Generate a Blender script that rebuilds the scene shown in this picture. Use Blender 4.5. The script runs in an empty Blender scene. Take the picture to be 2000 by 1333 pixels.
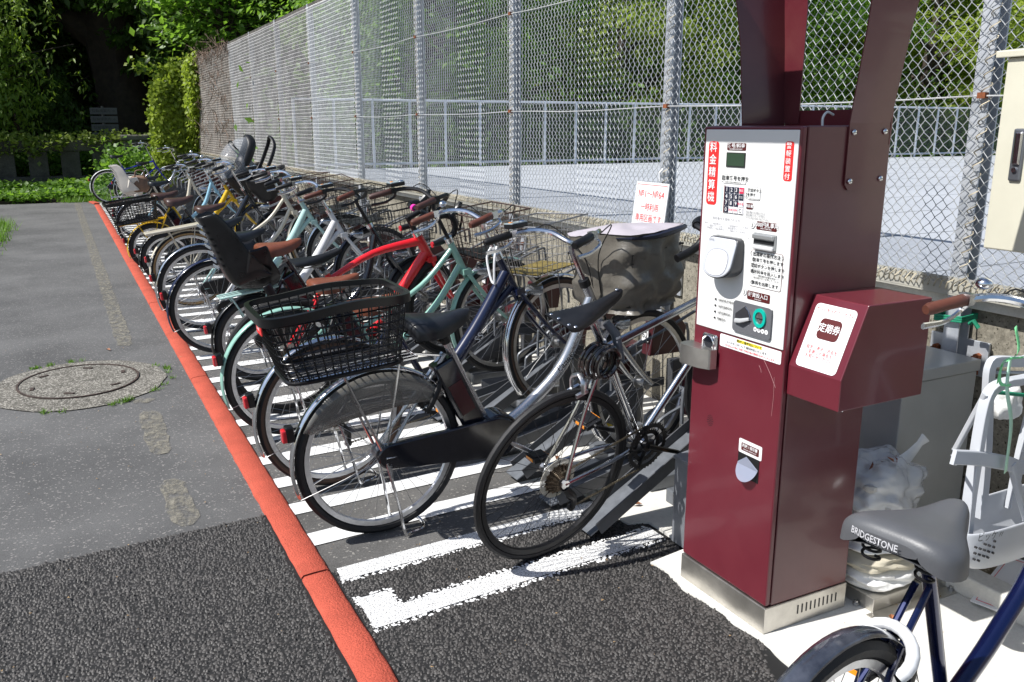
import bpy, math, random
import numpy as np
from mathutils import Vector, Matrix, noise
random.seed(7)
sc = bpy.context.scene
C = sc.collection
PI = math.pi
# ------------------------------------------------------------------ camera, sky, sun, exposure
cam = bpy.data.objects.new('camera', bpy.data.cameras.new('camera')); C.objects.link(cam)
CAM = Vector((0, 0, 1.55))
cam.location = CAM
PITCH, YAW = math.radians(13.9085), math.radians(27.3358)
cam.rotation_euler = (PI/2 - PITCH, 0, -YAW)
cam.data.sensor_width = 36; cam.data.lens = 36*1690/2000
cam.data.clip_start = .05; cam.data.clip_end = 500
sc.camera = cam
SUN_DIR = Vector((-1.0, 0.10, 0)).normalized()
EL = math.radians(51)
SD = Vector((SUN_DIR.x*math.cos(EL), SUN_DIR.y*math.cos(EL), math.sin(EL)))
w = bpy.data.worlds.new('World'); sc.world = w; w.use_nodes = True
nt = w.node_tree; nt.nodes.clear()
sky = nt.nodes.new('ShaderNodeTexSky'); sky.sky_type = 'NISHITA'; sky.sun_disc = False
sky.sun_elevation = EL; sky.sun_rotation = math.atan2(SUN_DIR.x, SUN_DIR.y)
bg = nt.nodes.new('ShaderNodeBackground'); bg.inputs['Strength'].default_value = .095
wo = nt.nodes.new('ShaderNodeOutputWorld')
nt.links.new(sky.outputs[0], bg.inputs[0]); nt.links.new(bg.outputs[0], wo.inputs[0])
sun = bpy.data.lights.new('sun', 'SUN'); sun.energy = 5.0; sun.angle = math.radians(.5); sun.color = (1, .975, .94)
so = bpy.data.objects.new('sun', sun); C.objects.link(so)
so.rotation_euler = SD.to_track_quat('Z', 'Y').to_euler(); so.location = (-5, 5, 12)
sc.view_settings.view_transform = 'Standard'; sc.view_settings.look = 'None'
sc.view_settings.exposure = 0.42; sc.view_settings.gamma = 1
sc.cycles.max_bounces = 8; sc.cycles.transparent_max_bounces = 24
sc.cycles.use_denoising = True

# ------------------------------------------------------------------ materials
def lin(h):
    if isinstance(h, str):
        h = h.lstrip('#'); v = [int(h[i:i+2], 16)/255 for i in (0, 2, 4)]
        return tuple(((c+.055)/1.055)**2.4 if c > .04045 else c/12.92 for c in v)
    return tuple(h)
MATS = {}
def mat(name, col, rough=.5, metal=0., var=0., vscale=8., bump=0., bscale=60., spec=.5, coat=0., col2=None, alpha=1., trans=0., sheen=0.):
    if name in MATS: return MATS[name]
    m = bpy.data.materials.new(name); m.use_nodes = True; MATS[name] = m
    n = m.node_tree; b = n.nodes['Principled BSDF']
    c = lin(col)
    b.inputs['Base Color'].default_value = (*c, 1)
    b.inputs['Roughness'].default_value = rough; b.inputs['Metallic'].default_value = metal
    b.inputs['Specular IOR Level'].default_value = spec; b.inputs['Coat Weight'].default_value = coat
    b.inputs['Coat Roughness'].default_value = .08
    if alpha < 1: b.inputs['Alpha'].default_value = alpha
    if trans: b.inputs['Transmission Weight'].default_value = trans
    if sheen: b.inputs['Sheen Weight'].default_value = sheen
    tc = n.nodes.new('ShaderNodeTexCoord')
    if var > 0 or col2:
        t = n.nodes.new('ShaderNodeTexNoise'); t.inputs['Scale'].default_value = vscale; t.inputs['Detail'].default_value = 6
        t.inputs['Roughness'].default_value = .65
        n.links.new(tc.outputs['Object'], t.inputs['Vector'])
        r = n.nodes.new('ShaderNodeValToRGB'); r.color_ramp.elements[0].position = .35; r.color_ramp.elements[1].position = .68
        c2 = lin(col2) if col2 else tuple(min(1, x*(1+var)) for x in c)
        c1 = c if col2 else tuple(x*(1-var) for x in c)
        r.color_ramp.elements[0].color = (*c1, 1); r.color_ramp.elements[1].color = (*c2, 1)
        n.links.new(t.outputs[0], r.inputs[0]); n.links.new(r.outputs[0], b.inputs['Base Color'])
        mr = n.nodes.new('ShaderNodeMapRange'); mr.inputs[3].default_value = max(.03, rough*.8); mr.inputs[4].default_value = min(1, rough*1.25+.03)
        n.links.new(t.outputs[0], mr.inputs[0]); n.links.new(mr.outputs[0], b.inputs['Roughness'])
    if bump > 0:
        t2 = n.nodes.new('ShaderNodeTexNoise'); t2.inputs['Scale'].default_value = bscale; t2.inputs['Detail'].default_value = 5
        n.links.new(tc.outputs['Object'], t2.inputs['Vector'])
        bp = n.nodes.new('ShaderNodeBump'); bp.inputs['Strength'].default_value = bump; bp.inputs['Distance'].default_value = .01
        n.links.new(t2.outputs[0], bp.inputs['Height']); n.links.new(bp.outputs[0], b.inputs['Normal'])
    return m
chrome = mat('chrome', (.72, .73, .75), .14, 1., var=.08, vscale=30)
alu = mat('brushed_aluminium', (.62, .63, .65), .3, 1., var=.12, vscale=40)
steel = mat('dull_steel', (.42, .42, .42), .42, 1., var=.2, vscale=50)
galv = mat('galvanised_steel', (.45, .48, .52), .5, .55, var=.16, vscale=9, col2=(.58, .6, .63))
wirem = mat('galvanised_wire', (.58, .59, .59), .45, .3, var=.15, vscale=14)
rubber = mat('black_rubber', (.01, .01, .011), .6, var=.3, vscale=30, bump=.15, bscale=300)
brownrub = mat('brown_tyre_wall', (.075, .04, .025), .6, var=.2, vscale=30)
gumrub = mat('gum_tyre_wall', (.32, .2, .08), .6, var=.2)
blackp = mat('black_plastic', (.006, .006, .007), .27, var=.25, vscale=20)
blackm = mat('matt_black_plastic', (.007, .007, .008), .42, spec=.4, var=.25, vscale=20)
blackg = mat('gloss_black_paint', (.008, .009, .014), .12, coat=.6, var=.2)
red_lens = mat('red_lens', (.55, .02, .03), .15, coat=.5)
clear_lens = mat('clear_lens', (.75, .77, .8), .1, coat=.6, metal=.3)
orange = mat('orange_reflector', (.9, .3, .02), .25)
screen = mat('display_face', (.35, .42, .45), .25, coat=.5)
whitep = mat('white_plastic', (.74, .75, .76), .4, var=.05)
brown_l = mat('brown_leather', (.17, .052, .026), .36, var=.2, vscale=25, bump=.12, bscale=260)
dbrown_l = mat('dark_brown_leather', (.055, .028, .022), .36, var=.2, vscale=25, bump=.12, bscale=260)
tan_l = mat('tan_bag_canvas', (.17, .1, .065), .75, var=.25, vscale=25)
black_l = mat('black_vinyl', (.012, .013, .016), .3, var=.2, vscale=25, bump=.08, bscale=260)
grip_b = mat('brown_grip', (.11, .034, .02), .5, var=.2)
cable = mat('cable_housing', (.012, .012, .012), .4)

# ------------------------------------------------------------------ mesh helper
def tframe(d, prev=None):
    d = d/ (np.linalg.norm(d)+1e-12)
    a = prev if prev is not None else (np.array([0, 0, 1.]) if abs(d[2]) < .9 else np.array([1., 0, 0]))
    u = a - d*(a@d); nu = np.linalg.norm(u)
    if nu < 1e-6:
        a = np.array([1., 0, 0]) if abs(d[0]) < .9 else np.array([0, 1., 0]); u = a-d*(a@d); nu = np.linalg.norm(u)
    u /= nu; return u, np.cross(d, u)
def spline(pts, n=6):
    P = [np.array(p, float) for p in pts]
    if len(P) < 3: return P
    Q = [2*P[0]-P[1]]+P+[2*P[-1]-P[-2]]; out = []
    for i in range(1, len(Q)-2):
        for k in range(n):
            t = k/n; a, b, c, d = Q[i-1:i+3]
            out.append(.5*((2*b)+(-a+c)*t+(2*a-5*b+4*c-d)*t*t+(-a+3*b-3*c+d)*t**3))
    out.append(P[-1]); return out
def root_off(o):
    while o is not None and o.parent is not None: o = o.parent
    if o is None or o.get('_local'): return np.zeros(3)
    return np.array(o.location)
class MB:
    def __init__(s, xf=None): s.v = []; s.f = []; s.n = 0; s.xf = xf
    def add(s, v, f):
        v = np.asarray(v, float).reshape(-1, 3); s.v.append(v); s.f += [tuple(i+s.n for i in q) for q in f]; s.n += len(v); return s
    def box(s, c, d, rz=0, M=None, tp=1., ty=1.):
        x, y, z = [k/2 for k in d]
        v = np.array([(-x, -y, -z), (x, -y, -z), (x, y, -z), (-x, y, -z), (-x*tp, -y*ty, z), (x*tp, -y*ty, z), (x*tp, y*ty, z), (-x*tp, y*ty, z)])
        if M is not None: v = v@np.array(M).T
        if rz: a, b = math.cos(rz), math.sin(rz); v = v@np.array([[a, b, 0], [-b, a, 0], [0, 0, 1]])
        return s.add(v+np.array(c), [(0, 3, 2, 1), (4, 5, 6, 7), (0, 1, 5, 4), (1, 2, 6, 5), (2, 3, 7, 6), (3, 0, 4, 7)])
    def bar(s, a, b, wd, h, up=(0, 0, 1)):
        a = np.array(a, float); b = np.array(b, float); d = b-a; L = np.linalg.norm(d); d /= L
        u = np.array(up, float); sd = np.cross(u, d); sd /= np.linalg.norm(sd); u = np.cross(d, sd)
        M = np.stack([d, sd, u], 1)
        return s.box((a+b)/2, (L, wd, h), M=M)
    def tube(s, pts, r, n=8, closed=False, cap=True, flat=1., up=None):
        P = np.array([np.array(p, float) for p in pts]); m = len(P)
        R = np.full(m, r, float) if np.isscalar(r) else np.array(r, float)
        if len(R) != m: R = np.interp(np.linspace(0, 1, m), np.linspace(0, 1, len(R)), R)
        vs = []; prev = None if up is None else np.array(up, float)
        for i in range(m):
            a = P[(i-1) % m] if (closed or i > 0) else P[i]; b = P[(i+1) % m] if (closed or i < m-1) else P[i]
            d = b-a; u, v = tframe(d, prev); prev = u
            for k in range(n):
                t = 2*PI*k/n; vs.append(P[i]+R[i]*(math.cos(t)*u+flat*math.sin(t)*v))
        f = []
        for i in range(m if closed else m-1):
            j = (i+1) % m
            for k in range(n):
                l = (k+1) % n; f.append((i*n+k, i*n+l, j*n+l, j*n+k))
        if cap and not closed: f.append(tuple(range(n))[::-1]); f.append(tuple((m-1)*n+k for k in range(n)))
        return s.add(vs, f)
    def cyl(s, a, b, r, n=16, r2=None): return s.tube([a, b], [r, r if r2 is None else r2], n)
    def ring(s, c, R, prof, n=48, ax=1):
        """revolve closed profile (radial, axial) round axis ax=y through c, angle in xz plane"""
        m = len(prof); vs = []
        for i in range(n):
            t = 2*PI*i/n
            for (pr, pa) in prof: vs.append((c[0]+(R+pr)*math.cos(t), c[1]+pa, c[2]+(R+pr)*math.sin(t)))
        f = []
        for i in range(n):
            j = (i+1) % n
            for k in range(m): l = (k+1) % m; f.append((i*m+k, i*m+l, j*m+l, j*m+k))
        return s.add(vs, f)
    def grid(s, G, cu=False, cv=False):
        G = np.array(G, float); a, b = G.shape[:2]; f = []
        for i in range(a if cu else a-1):
            for j in range(b if cv else b-1):
                i2 = (i+1) % a; j2 = (j+1) % b; f.append((i*b+j, i2*b+j, i2*b+j2, i*b+j2))
        return s.add(G.reshape(-1, 3), f)
    def prism(s, poly, axis, a, b):
        """extrude 2D polygon along axis between a and b"""
        o = {0: lambda p, t: (t, p[0], p[1]), 1: lambda p, t: (p[0], t, p[1]), 2: lambda p, t: (p[0], p[1], t)}[axis]
        n = len(poly); v = [o(p, a) for p in poly]+[o(p, b) for p in poly]
        return s.add(v, [tuple(range(n))[::-1], tuple(range(n, 2*n))]+[(i, (i+1) % n, n+(i+1) % n, n+i) for i in range(n)])
    def sphere(s, c, r, n=12, m=8, sc3=(1, 1, 1)):
        G = [[(c[0]+r*sc3[0]*math.sin(PI*i/m)*math.cos(2*PI*j/n), c[1]+r*sc3[1]*math.sin(PI*i/m)*math.sin(2*PI*j/n), c[2]+r*sc3[2]*math.cos(PI*i/m)) for j in range(n)] for i in range(m+1)]
        return s.grid(G, cv=True)
    def build(s, name, m, parent=None, smooth=True, label=None, kind=None, bevel=0, thick=0, sub=0, angle=40):
        v = np.concatenate(s.v) if s.v else np.zeros((0, 3))
        if s.xf is not None: v = s.xf(v)
        if parent is not None: v = v-root_off(parent)
        me = bpy.data.meshes.new(name); me.from_pydata(v.tolist(), [], s.f)
        me.materials.append(m)
        o = bpy.data.objects.new(name, me); C.objects.link(o)
        if parent is not None: o.parent = parent
        if smooth:
            for p in me.polygons: p.use_smooth = True
            me.set_sharp_from_angle(angle=math.radians(angle))
        if thick:
            q = o.modifiers.new('s', 'SOLIDIFY'); q.thickness = thick; q.offset = 0
        if bevel:
            q = o.modifiers.new('b', 'BEVEL'); q.width = bevel; q.segments = 2; q.limit_method = 'ANGLE'
        if sub:
            q = o.modifiers.new('d', 'SUBSURF'); q.levels = sub; q.render_levels = sub
        if label: o['label'] = label
        if kind: o['kind'] = kind
        return o
def tag(o, label=None, cat=None, group=None, kind=None):
    if label: o['label'] = label
    if cat: o['category'] = cat
    if group: o['group'] = group
    if kind: o['kind'] = kind
    return o
def empty(name, loc, label=None, cat=None, group=None, rot=None, local=False):
    o = bpy.data.objects.new(name, None); C.objects.link(o); o.location = loc; o.empty_display_size = .1
    if rot is not None: o.rotation_euler = rot
    if local: o['_local'] = 1
    return tag(o, label, cat, group)
def copy_tree(o, parent=None):
    c = o.copy(); C.objects.link(c)
    if parent is not None: c.parent = parent
    for ch in list(o.children): copy_tree(ch, c)
    return c
def text(name, body, m, parent, M, size, align='CENTER', sx=1., bold=0, spacing=1., lh=1., valign='CENTER'):
    """flat lettering: M is a 4x4 matrix placing local x (reading), y (up) in world"""
    cu = bpy.data.curves.new('t', 'FONT'); cu.body = body; cu.size = size; cu.align_x = align; cu.align_y = valign
    cu.space_character = spacing; cu.space_line = lh; cu.offset = bold; cu.resolution_u = 2
    o = bpy.data.objects.new('t', cu); C.objects.link(o)
    bpy.context.view_layer.update()
    me = bpy.data.meshes.new_from_object(o.evaluated_get(bpy.context.evaluated_depsgraph_get()))
    bpy.data.objects.remove(o); bpy.data.curves.remove(cu)
    me.transform(Matrix.Diagonal((sx, 1, 1, 1))); me.transform(M)
    if parent is not None: me.transform(Matrix.Translation([-float(c) for c in root_off(parent)]))
    me.name = name; me.materials.clear(); me.materials.append(m)
    q = bpy.data.objects.new(name, me); C.objects.link(q)
    if parent is not None: q.parent = parent
    return q
def place(org, xa, ya):
    x = Vector(xa).normalized(); y = Vector(ya); y = (y-x*y.dot(x)).normalized(); z = x.cross(y)
    return Matrix(((x.x, y.x, z.x, org[0]), (x.y, y.y, z.y, org[1]), (x.z, y.z, z.z, org[2]), (0, 0, 0, 1)))
# ------------------------------------------------------------------ ground
def groundmat(name, c1, c2, sc1, bump, bs, spk=0., spkc=(.5, .5, .48), fc=(.55, 1.35)):
    m = bpy.data.materials.new(name); m.use_nodes = True; n = m.node_tree; b = n.nodes['Principled BSDF']
    b.inputs['Roughness'].default_value = .85; b.inputs['Specular IOR Level'].default_value = .3
    tc = n.nodes.new('ShaderNodeTexCoord')
    def ns(s, d=8, r=.6):
        t = n.nodes.new('ShaderNodeTexNoise'); t.inputs['Scale'].default_value = s; t.inputs['Detail'].default_value = d; t.inputs['Roughness'].default_value = r
        n.links.new(tc.outputs['Object'], t.inputs['Vector']); return t
    def ramp(t, a, b_, ca, cb):
        r = n.nodes.new('ShaderNodeValToRGB'); r.color_ramp.elements[0].position = a; r.color_ramp.elements[1].position = b_
        r.color_ramp.elements[0].color = (*ca, 1); r.color_ramp.elements[1].color = (*cb, 1); n.links.new(t.outputs[0], r.inputs[0]); return r
    big = ramp(ns(sc1), .3, .7, lin(c1), lin(c2))
    fine = ramp(ns(bs, 4, .8), .3, .72, (fc[0],)*3, (fc[1],)*3)
    mx = n.nodes.new('ShaderNodeMix'); mx.data_type = 'RGBA'; mx.blend_type = 'MULTIPLY'; mx.inputs[0].default_value = 1
    n.links.new(big.outputs[0], mx.inputs[6]); n.links.new(fine.outputs[0], mx.inputs[7]); last = mx.outputs[2]
    if spk:
        v = n.nodes.new('ShaderNodeTexVoronoi'); v.inputs['Scale'].default_value = 140; n.links.new(tc.outputs['Object'], v.inputs['Vector'])
        r2 = n.nodes.new('ShaderNodeValToRGB'); r2.color_ramp.elements[0].position = 1-spk; r2.color_ramp.elements[1].position = 1-spk*.6
        sp = n.nodes.new('ShaderNodeSeparateColor'); n.links.new(v.outputs['Color'], sp.inputs[0]); n.links.new(sp.outputs[0], r2.inputs[0])
        m2 = n.nodes.new('ShaderNodeMix'); m2.data_type = 'RGBA'; n.links.new(r2.outputs[0], m2.inputs[0]); n.links.new(last, m2.inputs[6]); m2.inputs[7].default_value = (*spkc, 1); last = m2.outputs[2]
    n.links.new(last, b.inputs['Base Color'])
    bp = n.nodes.new('ShaderNodeBump'); bp.inputs['Strength'].default_value = bump; bp.inputs['Distance'].default_value = .004
    n.links.new(ns(bs, 6, .75).outputs[0], bp.inputs['Height']); n.links.new(bp.outputs[0], b.inputs['Normal'])
    return m
asph = groundmat('old_asphalt', (.08, .08, .08), (.145, .144, .142), 1.3, .6, 170, .07, (.22, .21, .2))
asph2 = groundmat('parking_asphalt', (.082, .08, .077), (.14, .136, .13), 2.2, .6, 190, .05, (.24, .23, .21))
binder = mat('bitumen', (.008, .008, .008), .8)
concm = groundmat('pale_concrete', (.56, .545, .5), (.7, .69, .65), 3., .15, 60, .0, fc=(.88, 1.08))
wallm = groundmat('weathered_concrete_wall', (.15, .135, .105), (.34, .315, .255), 2.5, .8, 45, .08, (.06, .055, .04))
def painted(name, col, wear, scale, under):
    m = bpy.data.materials.new(name); m.use_nodes = True; n = m.node_tree; b = n.nodes['Principled BSDF']; b.inputs['Roughness'].default_value = .85; b.inputs['Specular IOR Level'].default_value = .25
    tc = n.nodes.new('ShaderNodeTexCoord'); t = n.nodes.new('ShaderNodeTexNoise'); t.inputs['Scale'].default_value = scale; t.inputs['Detail'].default_value = 10; t.inputs['Roughness'].default_value = .75
    n.links.new(tc.outputs['Object'], t.inputs['Vector'])
    r = n.nodes.new('ShaderNodeValToRGB'); r.color_ramp.elements[0].position = wear; r.color_ramp.elements[1].position = wear+.06
    r.color_ramp.elements[0].color = (*lin(under), 1); r.color_ramp.elements[1].color = (*lin(col), 1)
    e = r.color_ramp.elements.new(min(.99, wear+.3)); e.color = (*[min(1, c*1.06) for c in lin(col)], 1)
    n.links.new(t.outputs[0], r.inputs[0])
    tf = n.nodes.new('ShaderNodeTexNoise'); tf.inputs['Scale'].default_value = 260; tf.inputs['Detail'].default_value = 3; n.links.new(tc.outputs['Object'], tf.inputs['Vector'])
    tg_ = n.nodes.new('ShaderNodeTexNoise'); tg_.inputs['Scale'].default_value = 3.5; tg_.inputs['Detail'].default_value = 8; tg_.inputs['Roughness'].default_value = .7; n.links.new(tc.outputs['Object'], tg_.inputs['Vector'])
    last = r.outputs[0]
    for tt, lo, hi in ((tf, .72, 1.2), (tg_, .8, 1.12)):
        rr = n.nodes.new('ShaderNodeValToRGB'); rr.color_ramp.elements[0].position = .32; rr.color_ramp.elements[1].position = .68; rr.color_ramp.elements[0].color = (lo, lo, lo, 1); rr.color_ramp.elements[1].color = (hi, hi, hi, 1); n.links.new(tt.outputs[0], rr.inputs[0])
        mx = n.nodes.new('ShaderNodeMix'); mx.data_type = 'RGBA'; mx.blend_type = 'MULTIPLY'; mx.inputs[0].default_value = 1 if name.startswith('red') else .45
        n.links.new(last, mx.inputs[6]); n.links.new(rr.outputs[0], mx.inputs[7]); last = mx.outputs[2]
    n.links.new(last, b.inputs['Base Color'])
    bp = n.nodes.new('ShaderNodeBump'); bp.inputs['Strength'].default_value = .9; bp.inputs['Distance'].default_value = .006
    t2 = n.nodes.new('ShaderNodeTexNoise'); t2.inputs['Scale'].default_value = 150; t2.inputs['Detail'].default_value = 4; n.links.new(tc.outputs['Object'], t2.inputs['Vector'])
    n.links.new(t2.outputs[0], bp.inputs['Height']); n.links.new(bp.outputs[0], b.inputs['Normal'])
    return m
whitepaint = painted('white_road_paint', (.74, .74, .73), .30, 30, (.3, .3, .29))
yellowpaint = painted('worn_yellow_paint', (.33, .3, .19), .47, 9, (.12, .115, .1))
redpaint = painted('red_kerb_paint', (.44, .085, .052), .31, 16, (.3, .17, .09))
def sheet(name, poly, z, m, parent=None, kind='structure', thick=0):
    b = MB(); n = len(poly)
    b.add([(p[0], p[1], z) for p in poly], [tuple(range(n))]); return b.build(name, m, parent, smooth=False, kind=kind)
g = sheet('ground', [(-200, -120), (300, -120), (300, 300), (-200, 300)], -.012, mat('soil', (.07, .06, .045), .9, var=.4, vscale=.6))
road = sheet('road', [(-14, -6), (.63, -6), (.63, 20.6), (-14, 21.1)], 0, asph)
park = sheet('parking_ground', [(.63, -6), (2.94, -6), (2.94, 21.2), (.63, 20.6)], .002, asph2)
# coarse open-graded asphalt patch: bitumen bed and loose-looking stones
bed = sheet('rough_asphalt', [(-1.9, -.6), (.63, -.6), (1.95, -.6), (1.95, 2.84), (.66, 2.78), (.63, 3.37), (-.34, 3.31), (-1.9, 3.2)], .006, binder)
def ragged(x, y): return .035*noise.noise(Vector((x*9, y*9, 3)))+.012*noise.noise(Vector((x*45, y*45, 7)))
def in_white(x, y):
    r = ragged(x, y)*.35
    y1 = 2.41+.075*(x-.71)
    if .73+r < x < 1.96 and abs(y-y1) < .065+r: return True
    if .73+r < x < .87+r and 2.41 < y < 2.585+r: return True
    y2 = 2.745+.06*(x-.71)
    if .73+r < x < 1.9 and abs(y-y2) < .06+r: return True
    return False
def stones():
    rng = np.random.default_rng(3)
    xs, ys = [], []; s = .0112
    for (x0, x1, y0, y1) in ((-1.75, .60, 1.3, 3.42), (.725, 1.93, 1.0, 2.86)):
        X, Y = np.meshgrid(np.arange(x0, x1, s), np.arange(y0, y1, s)); X = X+rng.uniform(-.5, .5, X.shape)*s*.9; Y = Y+rng.uniform(-.5, .5, Y.shape)*s*.9
        xs.append(X.ravel()); ys.append(Y.ravel())
    X = np.concatenate(xs); Y = np.concatenate(ys)
    keepD, keepW = [], []
    for x, y in zip(X, Y):
        if x < .62 and y > 3.315+.06*(x+.34)+ragged(x, y)*.5: continue
        if x > .7:
            if y > 2.79+.06*(x-.71)+ragged(x, y)*.4: continue
            if y < 2.33 and x > 1.77+ragged(x, y)*1.3: continue
            if y < 1.75 and x > 1.77-(1.75-y)*.55+ragged(x, y)*1.3: continue
            if y > 2.6 and x > 1.86+ragged(x, y): continue
        if x > .7 and in_white(x, y): keepW.append((x, y))
        else: keepD.append((x, y))
    base = np.array([(1, 0, 0), (.3, .95, 0), (-.8, .6, 0), (-.8, -.6, 0), (.3, -.95, 0), (0, 0, 1.), (.35, .2, .85)])
    faces = np.array([(0, 1, 6), (1, 2, 5), (2, 3, 5), (3, 4, 5), (4, 0, 5), (0, 6, 5), (6, 1, 5)])
    def mk(name, pts, m, sz, hz):
        P = np.array(pts); N = len(P); a = rng.uniform(0, 2*PI, N); ca, sa = np.cos(a), np.sin(a)
        r = rng.uniform(.55, 1.15, N)*sz; el = rng.uniform(.65, 1.25, N); h = rng.uniform(.45, 1.1, N)*hz
        B = base[None]+rng.normal(0, .13, (N, 7, 3)); V = np.empty((N, 7, 3))
        bx = B[..., 0]*r[:, None]*el[:, None]; by = B[..., 1]*r[:, None]/el[:, None]
        V[..., 0] = P[:, 0, None]+bx*ca[:, None]-by*sa[:, None]; V[..., 1] = P[:, 1, None]+bx*sa[:, None]+by*ca[:, None]
        V[..., 2] = .004+B[..., 2]*h[:, None]
        F = (faces[None]+7*np.arange(N)[:, None, None]).reshape(-1)
        me = bpy.data.meshes.new(name); me.vertices.add(N*7); me.vertices.foreach_set('co', V.reshape(-1))
        nf = N*len(faces); me.loops.add(nf*3); me.loops.foreach_set('vertex_index', F)
        me.polygons.add(nf); me.polygons.foreach_set('loop_start', np.arange(0, nf*3, 3)); me.polygons.foreach_set('loop_total', np.full(nf, 3))
        me.update(); me.validate(); me.materials.append(m)
        o = bpy.data.objects.new(name, me); C.objects.link(o); o['kind'] = 'stuff'; return o
    tag(mk('asphalt_gravel', keepD, mat('bitumen_coated_stone', (.054, .05, .047), .55, var=.4, vscale=38, spec=.6), .0082, .0095), 'coarse black stones of the new asphalt patch')
    tag(mk('painted_gravel', keepW, mat('white_painted_stone', (.78, .78, .77), .6, var=.06, vscale=70), .0108, .006), 'white painted stones of the two nearest bay lines')
stones()
# paint that soaked between the stones
for ply in ([(.735, 2.365), (1.93, 2.455), (1.93, 2.545), (.855, 2.465), (.845, 2.565), (.735, 2.565)], [(.735, 2.705), (1.86, 2.775), (1.86, 2.865), (.735, 2.795)]):
    sheet('painted_line', ply, .0095, painted('white_paint_gaps', (.76, .76, .75), .42, 200, (.03, .03, .03)))
# white bay stripes
SY0, SDY = 3.07, .303
for k in range(58):
    y = SY0+SDY*k
    if y > 20.3: break
    b = MB(); n = 14; x0, x1 = .705, 1.86
    L = [(x0+(x1-x0)*i/n, y-.058+.065*(x0+(x1-x0)*i/n-.71)+random.uniform(-.002, .002)) for i in range(n+1)]
    U = [(x, yy+.112+random.uniform(-.002, .002)) for x, yy in L]
    b.add([(*p, .006) for p in L]+[(*p, .006) for p in U], [(i, i+1, n+2+i, n+1+i) for i in range(n)])
    b.build('bay_line', whitepaint, park, smooth=False)
# worn yellow line in the road
def wornmat():
    m = bpy.data.materials.new('yellow_line_worn'); m.use_nodes = True; n = m.node_tree; b = n.nodes['Principled BSDF']; b.inputs['Roughness'].default_value = .85
    tc = n.nodes.new('ShaderNodeTexCoord'); mp = n.nodes.new('ShaderNodeMapping'); mp.inputs['Scale'].default_value = (1, .55, 1); n.links.new(tc.outputs['Object'], mp.inputs[0])
    t = n.nodes.new('ShaderNodeTexNoise'); t.inputs['Scale'].default_value = 24; t.inputs['Detail'].default_value = 12; t.inputs['Roughness'].default_value = .82; n.links.new(mp.outputs[0], t.inputs['Vector'])
    r = n.nodes.new('ShaderNodeValToRGB'); r.color_ramp.elements[0].position = .42; r.color_ramp.elements[1].position = .6; n.links.new(t.outputs[0], r.inputs[0]); n.links.new(r.outputs[0], b.inputs['Alpha'])
    t2 = n.nodes.new('ShaderNodeTexNoise'); t2.inputs['Scale'].default_value = 90; n.links.new(tc.outputs['Object'], t2.inputs['Vector'])
    r2 = n.nodes.new('ShaderNodeValToRGB'); r2.color_ramp.elements[0].color = (.15, .14, .115, 1); r2.color_ramp.elements[1].color = (.28, .26, .21, 1); n.links.new(t2.outputs[0], r2.inputs[0]); n.links.new(r2.outputs[0], b.inputs['Base Color'])
    return m
ym = wornmat(); rg = random.Random(5)
for (a, b_) in ((3.42, 3.95), (4.3, 5.05), (5.2, 5.3), (6.7, 20.4)):
    b = MB(); n = max(3, int((b_-a)/.06)); L = []
    for i in range(n+1):
        t = i/n; wd = .055 if 0 < i < n else .02
        L.append((.305+rg.uniform(-.008, .008)-wd+.0, a+(b_-a)*t)); L.append((.305+wd+rg.uniform(-.008, .008), a+(b_-a)*t))
    b.add([(x, y, .004) for x, y in L], [(2*i, 2*i+1, 2*i+3, 2*i+2) for i in range(n)]); b.build('yellow_line_patch', ym, road, smooth=False)
# red kerb
kerb = empty('red_kerb', (.66, 11, 0)); kerb['kind'] = 'structure'
segs = [-1.5, 2.785, 5.56, 8.25, 10.95, 13.6, 16.3, 20.35]
for i in range(len(segs)-1):
    y0, y1 = segs[i]+.006, segs[i+1]-.006
    if i == 6: y1 = 19.6
    n = max(2, int((y1-y0)/.03)); prof = [(.603, 0), (.607, .012), (.615, .018), (.655, .0215), (.697, .021), (.707, .013), (.715, .0)]
    G = []
    for k in range(n+1):
        yy = y0+(y1-y0)*k/n; G.append([(px+.004*noise.noise(Vector((yy*11, px*30, 1))), yy+(.012*noise.noise(Vector((px*40, yy, 5))) if k in (0, n) else 0), pz*(1+.1*noise.noise(Vector((yy*5, px*9, 4))))+(.0015*noise.noise(Vector((yy*25, px*50, 8))) if pz > 0 else 0)) for px, pz in prof])
    b = MB(); b.grid(G); b.add([G[0][j] for j in range(7)], [tuple(range(7))]); b.add([G[-1][j] for j in range(7)], [tuple(range(7))[::-1]])
    b.build('kerb_segment', redpaint, kerb, angle=60)
MB().box((.62, 20.1, .017), (.11, .55, .034), rz=.15).build('kerb_segment', redpaint, kerb, smooth=False, bevel=.008)
# pale concrete footing under the racks and round the machine
def wav(x, y, a=.03): return a*noise.noise(Vector((x*5, y*5, 9)))+.012*noise.noise(Vector((x*30, y*30, 2)))
edge = []
yy = -1.5
while yy < 21:
    x = 1.62 if yy < 1.0 else (1.62+(yy-1.0)*.19 if yy < 1.78 else (1.77 if yy < 2.33 else (1.95 if yy < 2.58 else 1.87)))
    edge.append((x+wav(x, yy, .035 if yy < 2.6 else .01), yy)); yy += .03 if yy < 3 else .4
b = MB(); n = len(edge); vs = [(x, y, .014) for x, y in edge]+[(2.94, y, .014) for x, y in edge]+[(x, y, .0) for x, y in edge]
b.add(vs, [(i, n+i, n+i+1, i+1) for i in range(n-1)]+[(2*n+i, i, i+1, 2*n+i+1) for i in range(n-1)])
b.build('concrete_footing', concm, smooth=False, kind='structure')
b = MB(); b.box((2.6, 1.0, .05), (.09, 2.6, .075)); b.build('side_kerb', concm, kind='structure', bevel=.008, smooth=False)
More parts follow.
